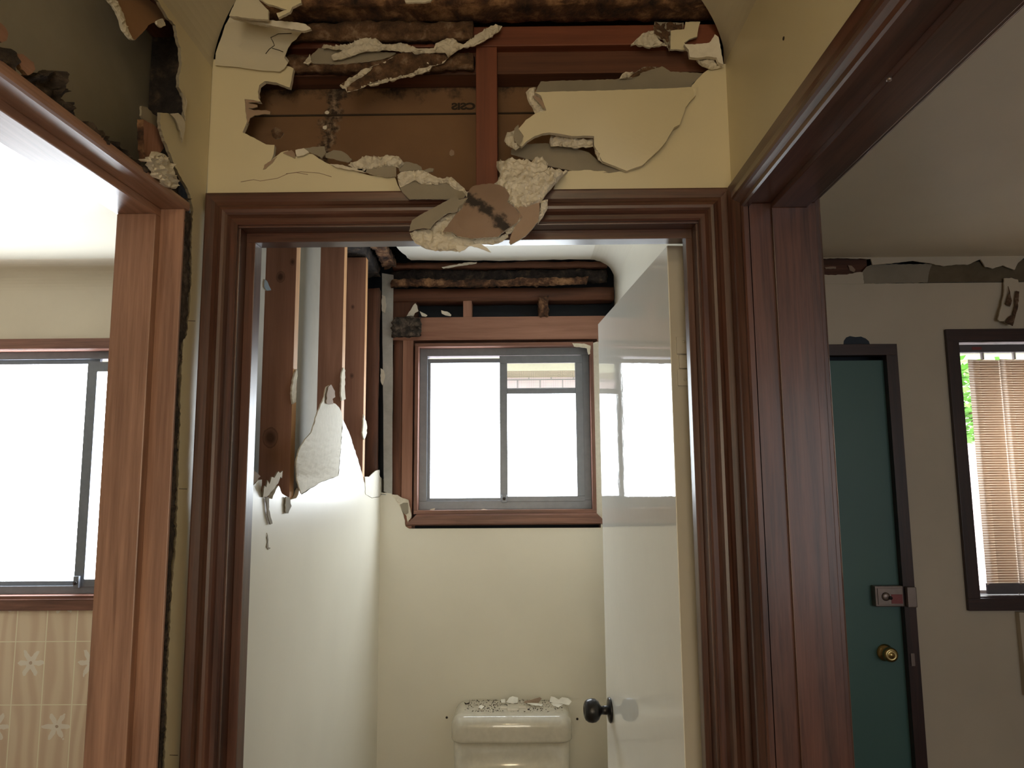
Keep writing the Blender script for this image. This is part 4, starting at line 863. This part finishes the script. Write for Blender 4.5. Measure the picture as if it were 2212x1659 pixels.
frag([(693, 99), (698, 93), (722, 96), (749, 94), (768, 84), (787, 78), (810, 78), (825, 91), (845, 92), (870, 90), (888, 96), (903, 101), (936, 101), (941, 89), (957, 82), (977, 77), (988, 88), (1000, 92), (1030, 72), (1060, 51), (1085, 52), (1076, 66), (1050, 82), (1025, 95), (1000, 98), (984, 109), (967, 121),
      (961, 111), (930, 110), (896, 114), (860, 106), (825, 105), (790, 108), (760, 116), (735, 124), (718, 126), (713, 121), (723, 111), (740, 106), (715, 102)], 1.314, m_gyp, 'long broken band of white plaster across the top of the hall hole', 'plaster_band', rough=0.006, grid=5, th=0.006, side=m_gyp, back=m_gyp)
frag([(688, 104), (741, 107), (855, 114), (840, 122), (820, 128), (780, 134), (729, 138), (663, 135), (672, 120)], 1.332, m_paper, 'dark grey paper under the white plaster band', th=0.003)
frag([(653, 132), (668, 114), (672, 129), (663, 135)], 1.322, m_gyp, 'small white lump near the left end of the plaster band', **GR)
frag([(1364, 92), (1376, 80), (1389, 68), (1402, 64), (1414, 62), (1424, 82), (1443, 95), (1420, 95), (1405, 98), (1385, 93)], 1.322, m_gyp, 'white triangular scrap on the right part of the red top plate', **GR)
frag([(1449, 66), (1478, 63), (1481, 47), (1513, 47), (1508, 65), (1506, 79), (1490, 84), (1478, 92), (1487, 108), (1448, 106)], 1.322, m_cream, 'cream patch of sheet in the upper right corner of the hall hole', th=0.005)
frag([(1415, 44), (1445, 45), (1478, 46), (1475, 62), (1449, 66), (1447, 108), (1437, 85), (1411, 73)], 1.325, m_mudbrown, 'mud on the plate beside the cream patch', 'termite_mud_streak', rough=0.006, grid=5, cat='termite mud')
# remnants of the front cornice
def cornice_curve(px, py):                     # follow the cove: higher on the wall = nearer the viewer
    y = 1.325
    for _ in range(12):
        z = on_y(px, py, y).z; t = max(0, min(1, (z - 0.775) / 0.10)); y = 1.322 - 0.10 * (1 - math.sqrt(max(0, 1 - t * t)))
    return on_y(px, py, y)
cr = scrap('cornice_remnant', [(464, 141), (466, 115), (472, 96), (479, 78), (486, 55), (496, 37), (520, 43), (560, 47), (600, 57), (640, 64), (655, 66), (640, 85), (630, 92), (622, 104), (614, 125), (622, 136), (615, 148), (604, 155), (560, 152), (520, 146)],
      cornice_curve, 0.010, m_ceil, 'broken end of cornice hanging in the upper left corner of the hall hole', 'cornice piece', m_gyp, m_paper, (0, 0.6, 0.8), 0.6, 7, 0, 14)
scrap('cornice_remnant', [(500, 37), (506, 33), (540, 42), (580, 43), (640, 48), (660, 52), (672, 62), (655, 67), (600, 58), (545, 49)], PY(1.235), 0.006, m_pale, 'thin snapped lip on top of the broken cornice end', 'cornice piece', m_gyp, m_paper)
scrap('cornice_remnant', [(1478, 95), (1500, 96), (1532, 92), (1538, 84), (1544, 74), (1552, 80), (1558, 108), (1563, 139), (1551, 133), (1548, 124), (1525, 122), (1506, 125), (1490, 123), (1488, 108)], PY(1.306, 0, .02, 0, 130), 0.008, m_pale, 'broken cornice piece in the upper right corner of the hall hole', 'cornice piece', m_gyp, m_gyp)
scrap('cornice_remnant', [(1506, 127), (1525, 123), (1544, 122), (1551, 136), (1566, 141), (1552, 144), (1538, 145), (1519, 139), (1512, 134)], PY(1.316), 0.008, m_gyp, 'crumbled plaster under the upper right cornice piece', 'cornice piece', m_gyp, m_gyp, rough=0.006, grid=5)
scrap('ceiling_fragment', [(555, -6), (648, -6), (651, 6), (631, 15), (626, 26), (601, 38), (597, 28), (610, 24), (620, 21), (600, 14), (579, 9)], PY(1.20), 0.006, m_cream, 'curled scrap of ceiling sheet at the top left of the hall hole', 'plaster fragment')
scrap('ceiling_fragment', [(495, 34), (506, 8), (514, -8), (553, -8), (566, 8), (580, 22), (580, 42), (555, 41), (530, 38)], PY(1.215), 0.006, m_ceil, 'rounded grey piece of cornice above the broken cornice end', 'plaster fragment')
scrap('ceiling_fragment', [(873, -8), (937, -8), (930, 3), (914, 5), (876, 5)], PY(1.22), 0.004, m_gyp, 'sliver of ceiling sheet at the top edge, above the joist', 'plaster fragment')
# ragged paper fingers on the left edge of the hole
scrap('paper_finger', [(527, 214), (545, 213), (558, 214), (563, 220), (545, 221), (536, 222), (556, 227), (556, 231), (545, 234), (536, 233), (548, 238), (575, 238), (584, 241), (583, 247), (565, 247), (550, 249), (540, 255), (535, 268), (529, 262), (530, 240)], PY(1.332), 0.002, m_tan, 'fingers of torn paper on the left edge of the hall hole', 'paper scrap', m_paper, m_paper)
scrap('paper_finger', [(548, 185), (558, 182), (557, 200), (563, 219), (550, 214), (549, 200)], PY(1.332), 0.002, m_tan, 'torn paper rim above the paper fingers', 'paper scrap', m_paper, m_paper)
# little flecks on the far sheet
for k, (x, y, r) in enumerate(((976, 330, 7), (598, 288, 14), (706, 243, 5), (702, 275, 5))):
    scrap('sheet_fleck', [(x + r * math.cos(a * 0.9) * random.uniform(.7, 1.1), y + r * math.sin(a * 0.9) * random.uniform(.7, 1.1)) for a in range(7)], PY(1.4108), 0.001, (m_tan, m_mudbrown, m_pale, m_pale)[k],
          ('tan fleck on the brown sheet left of the middle stud', 'round brown scab on the lower left of the brown sheet', 'upper white crumb on the mud track', 'lower white crumb on the mud track')[k], 'fleck', jag=0.5)

# ================================================================== HALL, LEFT WALL HOLE
stud('corner_stud', -0.656, -0.594, 1.268, 1.318, FL, 0.86, 'dark stud standing in the hole of the hall left wall', 'stud', m_rotdk)  # dark wood, coloured darker still for the shade in the hole
tag(box('upper_plate', -0.655, -0.582, 0.45, 1.266, 0.80, 0.87, m_stud_dark['y']), 'dark plate at the top of the hole in the hall left wall', 'beam')
mudpts = [(-30, 70), (0, 98), (17, 98), (35, 116), (48, 140), (64, 165), (87, 156), (101, 162), (107, 153), (130, 152), (136, 168), (139, 185), (159, 200), (150, 212), (171, 229), (179, 231), (174, 250), (185, 263), (197, 262), (220, 275), (249, 301), (269, 310), (289, 333), (318, 350), (336, 367),
          (362, 388), (376, 405), (402, 417), (414, 434), (411, 462), (402, 452), (373, 432), (318, 392), (231, 328), (174, 286), (116, 240), (58, 194), (0, 142), (-30, 115)]
tag(slab('termite_mud', mudpts, PXS(-0.571), 0.012, m_mud, m_mud, m_mud, (-1, 0, 0), 2.4, 5, 0.020, 5, rf=45), 'dark crumbling termite mud along the head of the bathroom doorway', 'termite mud')
tag(slab('termite_mud', [(399, 455), (404, 455), (414, 460), (415, 500), (413, 584), (409, 666), (403, 723), (396, 740), (391, 800), (388, 912), (384, 1035), (380, 1140), (371, 1270), (366, 1362), (362, 1435), (359, 1530), (357, 1600), to_px(-.567, on_x(357, 1600, -.567).y, FL), to_px(-.567, on_x(348, 1600, -.567).y, FL), (348, 1600), (354, 1435), (362, 1250), (370, 1100), (377, 950), (384, 800), (390, 650), (397, 520), (399, 462)],
     PX(-0.567), 0.008, m_mud, m_mud, m_mud, (-1, 0, 0), 1.0, 8, 0.003, 6, rf=70), 'dark channel of termite mud down the edge of the bathroom door jamb', 'termite mud')
scrap('wood_scrap', [(38, 116), (50, 117), (60, 125), (73, 135), (77, 150), (70, 158), (60, 163), (48, 150), (40, 136)], PXS(-0.566), 0.006, m_jamb['y'], 'orange brown remnant of timber in the mud over the bathroom doorway', 'wood scrap', m_rot, m_rot, (-1, 0, 0))
scrap('wood_scrap', [(-10, 40), (2, 50), (12, 60), (18, 74), (14, 88), (4, 92), (-10, 84)], PXS(-0.566), 0.006, m_jamb['y'], 'brown chip of timber at the left edge over the bathroom doorway', 'wood scrap', m_rot, m_rot, (-1, 0, 0))
scrap('wall_flap', [(225, -14), (315, -14), (345, 10), (360, 37), (349, 55), (339, 46), (328, 50), (320, 55), (314, 64), (307, 72), (292, 87), (281, 76), (272, 64), (268, 50), (263, 35), (252, 14)], lambda a, b: on_x(a, b, -0.572 + 0.0004 * (b - 90)) , 0.008, m_brown,
      'brown backed flap hanging at the top of the hole in the hall left wall', 'plasterboard flap', m_gyp, m_brown, (-1, 0, 0))
scrap('wall_flap_edge', [(228, -14), (250, -8), (266, 17), (272, 35), (276, 48), (282, 64), (292, 87), (281, 78), (271, 66), (266, 50), (261, 35), (250, 14)], lambda a, b: on_x(a, b, -0.566 + 0.0004 * (b - 90)), 0.003, m_gyp,
      'pale torn rim on the left of the brown backed flap', 'plaster fragment', m_gyp, m_gyp, (-1, 0, 0), rough=0.003, grid=6)
scrap('plaster_fragment', [(339, 46), (352, 40), (358, 55), (348, 60), (340, 53)], PX(-0.566), 0.003, m_gyp, 'pale crumb at the upper right of the brown backed flap', 'plaster fragment', m_gyp, m_gyp, (-1, 0, 0))
scrap('paper_scrap', [(306, 229), (318, 231), (330, 246), (344, 255), (347, 276), (332, 272), (318, 266), (305, 250)], PX(-0.583), 0.003, m_paper, 'grey paper scrap on the dark stud beside the cream strip', 'paper scrap', m_paper, m_paper, (-1, 0, 0))
scrap('stud_remnant', [(310, 258), (330, 268), (347, 281), (349, 300), (354, 320), (344, 334), (330, 340), (316, 350), (311, 320)], PX(-0.582), 0.010, m_stud['z'], 'red brown bare patch of stud below the grey paper scrap', 'wood scrap', m_rot, m_rot, (-1, 0, 0))
scrap('plaster_lump', [(318, 344), (330, 338), (341, 327), (352, 330), (362, 333), (370, 342), (378, 358), (388, 380), (392, 398), (386, 408), (376, 405), (366, 400), (359, 394), (352, 388), (347, 382), (340, 370), (333, 356)], PX(-0.556), 0.005, m_gyp,
      'cluster of white plaster lumps at the top corner of the bathroom door frame', 'plaster fragment', m_gyp, m_gyp, (-1, 0, 0), 1.5, 4, 0.010, 5)
scrap('hanging_shred', [(367, 246), (385, 244), (392, 250), (399, 262), (400, 275), (396, 300), (394, 308), (391, 290), (384, 268), (376, 254)], PX(-0.564), 0.002, m_pale, 'pointed pale shred on the torn edge of the hall left wall', 'paper scrap', m_paper, m_paper, (-1, 0, 0))
scrap('paper_scrap', [(394, 200), (402, 212), (405, 220), (401, 240), (400, 262), (397, 240), (396, 220)], PX(-0.5655), 0.002, m_gyp, 'pale torn rim above the pointed shred', 'paper scrap', m_paper, m_paper, (-1, 0, 0))
for z in (693, 1056, 1631):
    tag(tube('nail', [on_x(405 - (z > 1000) * 20 - (z > 1500) * 20, z, -0.571), on_x(421 - (z > 1000) * 18 - (z > 1500) * 20, z + .5, -0.571)], 0.0012, m_ink), {693: 'dark nail at head height across the cream strip by the corner', 1056: 'dark nail at chest height across the cream strip by the corner', 1631: 'lowest dark nail across the cream strip by the corner'}[z], 'nail', 'nails in the cream strip by the corner')

# ================================================================== LOUNGE: broken cornice
ye = [(1740, 552, 0), (2240, 552, 0), (2240, 560), (2212, 557), (2199, 568), (2192, 583), (2167, 573), (2145, 580), (2128, 576), (2118, 560), (2105, 565), (2090, 572), (2066, 571), (2039, 575), (2017, 570), (1973, 563), (1926, 569), (1885, 572), (1881, 559), (1810, 557), (1763, 559)]
S(slab('trim_lounge_ceiling_edge', ye, PY(2.936), 0.006, m_room, m_gyp, m_paper, (0, 1, 0), 0.8, 7), 'ragged ceiling edge above the green door')
tag(box('ceiling_plate', 0.53, 1.41, 2.962, 3.04, 0.79, 0.895, m_stud_dark['x']), 'dark brown plate bared above the green door', 'beam')
scrap('sheet_strip', [(1866, 613), (1862, 590), (1872, 576), (1884, 570), (1900, 571), (2014, 570), (2006, 590), (2004, 610)], PY(2.948), 0.004, m_paper, 'pale brown strip of old sheet in the missing cornice line', 'plaster fragment', off=(0, 1, 0))
scrap('sheet_strip', [(2004, 610), (2010, 568), (2240, 560, 0), (2240, 608, 0)], PY(2.952), 0.004, blotch('olive_old_glue', [(0.3, (0.11, 0.085, 0.05)), (0.7, (0.17, 0.13, 0.08))], 12), 'olive brown strip in the missing cornice line above the blind window', 'plaster fragment')
scrap('sheet_strip', [(1740, 594), (1800, 594), (1830, 593), (1852, 588), (1864, 588), (1866, 613, 0), (1740, 613, 0)], PY(2.946), 0.004, m_room, 'torn top of the cream wall left of the pale strip', 'plaster fragment')
scrap('plaster_scrap', [(1832, 573), (1840, 574), (1848, 583), (1845, 588), (1836, 584)], PY(2.955), 0.003, m_tan, 'chip of plaster on the dark plate above the green door', 'plaster fragment')
scrap('plaster_scrap', [(1782, 577), (1806, 576), (1806, 580), (1784, 581)], PY(2.955), 0.003, m_tan, 'flat chip left on the dark plate above the green door', 'plaster fragment')
hf = scrap('hanging_wall_shred', [(2169, 601), (2185, 600), (2199, 604), (2202, 632), (2199, 655), (2195, 680), (2188, 702), (2178, 700), (2171, 694), (2160, 694), (2156, 690), (2164, 660), (2169, 632)], PY(2.936, 0, -.015, 0, 600), 0.006, m_room, 'strip of paint and plaster hanging above the blind window', 'plaster fragment', m_gyp, m_paper)
scrap('mud_streak', [(2195, 628), (2202, 630), (2199, 665), (2192, 690), (2188, 704), (2172, 696), (2180, 684), (2188, 680), (2192, 660)], PY(2.925, 0, -.015, 0, 600), 0.003, m_mudbrown, 'brown mud streak on the hanging strip above the blind window', 'termite mud', m_mudbrown, m_mudbrown)
scrap('mud_streak', [(2178, 618), (2182, 630), (2186, 650), (2182, 662), (2172, 656), (2176, 645), (2180, 632)], PY(2.925, 0, -.015, 0, 600), 0.003, m_mudbrown, 'small brown mud smear on the hanging strip above the blind window', 'termite mud', m_mudbrown, m_mudbrown)

# hairline cracks, cable cover, screw
wf = [o for o in C.objects if o.name == 'wall_front'][0]
for pts in ([(520, 393), (548, 388), (562, 391), (600, 385), (622, 375), (650, 371), (690, 374), (716, 382)], [(618, 375), (640, 373), (665, 377)]):
    tube('hairline_crack', [on_y(x, y, YF - .0001) for x, y in pts], 0.0006, m_tan, wf, 5)
for pts in ([(574, 116), (582, 106), (593, 98), (590, 90), (585, 81), (601, 73), (630, 72)], [(588, 104), (602, 108), (612, 112)]):
    tube('hairline_crack', [cornice_curve(x, y) - Vector((0, .0005, .0005)) for x, y in pts], 0.0007, m_soot, cr, 5)
p = on_x(1693, 83, XR - .0005); tag(lathe('wall_plug', [(0, .003), (.001, .0025)], p, (-1, 0, 0), m_soot, None, 9), 'tiny dark hole high on the right hall wall', 'plug hole')
p = ray(1920, 167) * ((RT - .011) / ray(1920, 167).z); tag(lathe('screw', [(0, .003), (-.004, .003), (-.005, .0)], p, (0, 0, 1), m_lock, None, 10), 'lone screw under the head of the right doorway', 'screw')
cc = on_y(2196, 1322, 2.94); tag(box('cable_cover', cc.x, cc.x + .07, 2.925, 2.95, -0.80, -0.50, m_room), 'cream cable cover under the right end of the blind window', 'cable cover')

# ================================================================== CISTERN
tl = tag(empty('toilet_cistern', (-0.031, 2.83, -1.18)), 'cream toilet cistern with a dusty lid against the back wall', 'cistern')
def rounded(name, x0, x1, y0, y1, z0, z1, r, seg, m, parent, taper=0.0, top=None):
    bm = bmesh.new(); add_box(bm, x0, x1, y0, y1, z0, z1)
    if taper:
        for v in bm.verts:
            if v.co.z < H + (z0 + z1) / 2: v.co.x += (-1 if v.co.x > (x0 + x1) / 2 else 1) * taper
    es = [e for e in bm.edges if abs(e.verts[0].co.z - e.verts[1].co.z) > 0.01]
    bmesh.ops.bevel(bm, geom=es, offset=r, segments=seg, affect='EDGES', profile=0.5)
    if top:
        es = [e for e in bm.edges if min(v.co.z for v in e.verts) > H + z1 - 1e-4]
        bmesh.ops.bevel(bm, geom=es, offset=top, segments=8, affect='EDGES', profile=0.5)
        es = [e for e in bm.edges if max(v.co.z for v in e.verts) < H + z0 + 1e-4]
        bmesh.ops.bevel(bm, geom=es, offset=0.012, segments=4, affect='EDGES', profile=0.5)
    return link(name, bm, m, parent, True)
rounded('tank', -0.234, 0.172, 2.735, 2.945, -1.18, -0.885, 0.03, 6, m_porc, tl, 0.012)
lid = rounded('lid', -0.241, 0.180, 2.722, 2.948, -0.893, -0.803, 0.045, 8, m_porc, tl, 0, 0.040)
bm = bmesh.new(); add_box(bm, -0.072, 0.020, 2.795, 2.850, -0.805, -0.797)
bmesh.ops.bevel(bm, geom=[e for e in bm.edges if abs(e.verts[0].co.z - e.verts[1].co.z) > 0.004], offset=0.026, segments=8, affect='EDGES')
link('flush_button', bm, m_porc, lid, False)
lathe('bowl', [(-0.30, 0.05), (-0.295, 0.15), (-0.2, 0.19), (-0.02, 0.20), (0, 0.185), (0, 0.15), (-0.1, 0.1), (-0.16, 0.0)], (-0.031, 2.50, -1.19), (0, 0, 1), m_porc, tl)
box('pedestal', -0.13, 0.07, 2.42, 2.76, FL, -1.25, m_porc, tl, 0.03)
LZ = -0.8025
m_flake = solid('bright_plaster_flake', (0.93, 0.91, 0.85), 0.8)
def flake(pts, y, m, label, lean=0.0):
    scrap('plaster_flake', pts, PY(y, 0, -0.28, 0, 1518), 0.003, m_flake if m is m_pale else m, label, 'plaster flake', m_gyp, m_pale, (0, 1, 0), 0.4, 5, group='plaster flakes on the cistern lid')
flake([(1093, 1517), (1100, 1507), (1107, 1504), (1119, 1507), (1118, 1518), (1107, 1520)], 2.868, m_pale, 'upright pale flake behind the flush button', .10)
flake([(1132, 1515), (1150, 1511), (1166, 1506), (1170, 1509), (1164, 1518), (1149, 1520), (1133, 1519)], 2.862, m_tan, 'long brownish flake right of the flush button', .10)
flake([(1138, 1519), (1155, 1519), (1172, 1521), (1170, 1526), (1164, 1524), (1150, 1523)], 2.848, m_pale, 'small pale flake in front of the long brownish one', .1)
flake([(1190, 1504), (1198, 1506), (1207, 1511), (1214, 1506), (1227, 1508), (1235, 1515), (1229, 1523), (1212, 1520), (1197, 1519), (1187, 1516)], 2.858, m_pale, 'pale curled flake overhanging the right end of the lid', .12)
flake([(1190, 1519), (1204, 1520), (1216, 1522), (1206, 1528), (1196, 1525)], 2.838, m_pale, 'flat chip below the right-hand curled flake', .1)
flake([(1082, 1511), (1091, 1510), (1092, 1518), (1083, 1518)], 2.872, m_pale, 'tiny square chip at the back of the lid', .1)
flake([(1033, 1527), (1039, 1523), (1046, 1526), (1040, 1532)], 2.83, m_pale, 'small pale chip left of the flush button', .2)
flake([(1002, 1516), (1008, 1519), (1015, 1516), (1014, 1521), (1005, 1522)], 2.862, m_soot, 'dark chip at the left end of the lid', .1)
flake([(1139, 1531), (1144, 1530), (1144, 1534), (1140, 1534)], 2.808, m_soot, 'black speck at the right end of the flush button', .1)
bm = bmesh.new()
for k in range(420):
    x = random.gauss(-0.05, 0.085) if k % 3 else random.uniform(-0.19, 0.15); y = random.uniform(2.775, 2.925)
    if not -0.2 < x < 0.15 or (-0.075 < x < 0.023 and 2.792 < y < 2.853): continue
    s = random.uniform(0.0006, 0.0017); add_box(bm, x, x + s * random.uniform(1, 3), y, y + s * 1.6, LZ - .0006, LZ + s * .6)
tag(link('termite_dust', bm, m_soot), 'brown specks of termite dust strewn over the cistern lid', 'dust', kind='stuff')
for x, y, n in ((965, 1550, 'left'), (1247, 1553, 'right')):
    p = on_y(x, y, 2.949); tag(lathe('screw_hole_plug', [(0, .0045), (.002, .004), (.003, .0)], p, (0, -1, 0), m_soot, None, 10), f'black wall plug just {n} of the cistern', 'wall plug')

# ================================================================== OUTSIDE
S(plate('ground_outside', -9, 12, 3.2, 14, flat_z(-1.75), 0.05, (0, 0, -1), m_ground))
S(plate('wall_neighbour', -8, 7, -1.75, 1.10, flat_y(8.0), 0.2, (0, 1, 0), m_brick))
S(box('trim_neighbour_eave', -8.2, 7.2, 7.5, 8.0, 1.10, 1.25, solid('yellow_grey_eave', (0.30, 0.27, 0.17), 0.7), None, 0))
S(box('trim_neighbour_roof', -8.2, 7.2, 7.45, 11, 1.25, 1.75, solid('grey_roof', (0.33, 0.33, 0.38), 0.8), None, 0))
sh = tag(empty('garden_shrub', (3.1, 5.2, -1.75)), 'sunlit green shrub outside, beside the left edge of the blind', 'shrub')
tube('stem', [(3.55, 5.3, -1.74), (3.45, 5.25, -0.4), (3.12, 5.2, 0.45)], 0.03, m_rot, sh)
bm = bmesh.new()
for k in range(700):
    c = Vector((random.gauss(3.06, 0.09), random.gauss(5.2, 0.15), random.uniform(0.25, 0.80) + H)); a = random.uniform(0, 6.28); b = random.uniform(-1, 1)
    u = Vector((math.cos(a), math.sin(a), b * .6)) * 0.035; v = Vector((-math.sin(a), math.cos(a), random.uniform(-1, 1))) * 0.017
    bm.faces.new([bm.verts.new(c - u), bm.verts.new(c + v), bm.verts.new(c + u), bm.verts.new(c - v)])
link('foliage', bm, m_leaf, sh)

# ================================================================== ADDED HALL LAMP, unseen behind the viewer, for warm light
hl = tag(empty('added_hall_lamp', (-0.09, -0.55, ZC)), 'added round opal ceiling lamp, unseen, to warm the hall', 'lamp')
lathe('lamp_base', [(0, .09), (-.02, .09), (-.025, .08)], (-0.09, -0.55, ZC), (0, 0, 1), m_white, hl)
lathe('lamp_shade', [(-.025, .085), (-.05, .11), (-.08, .105), (-.105, .07), (-.115, .0)], (-0.09, -0.55, ZC), (0, 0, 1), m_lamp, hl)
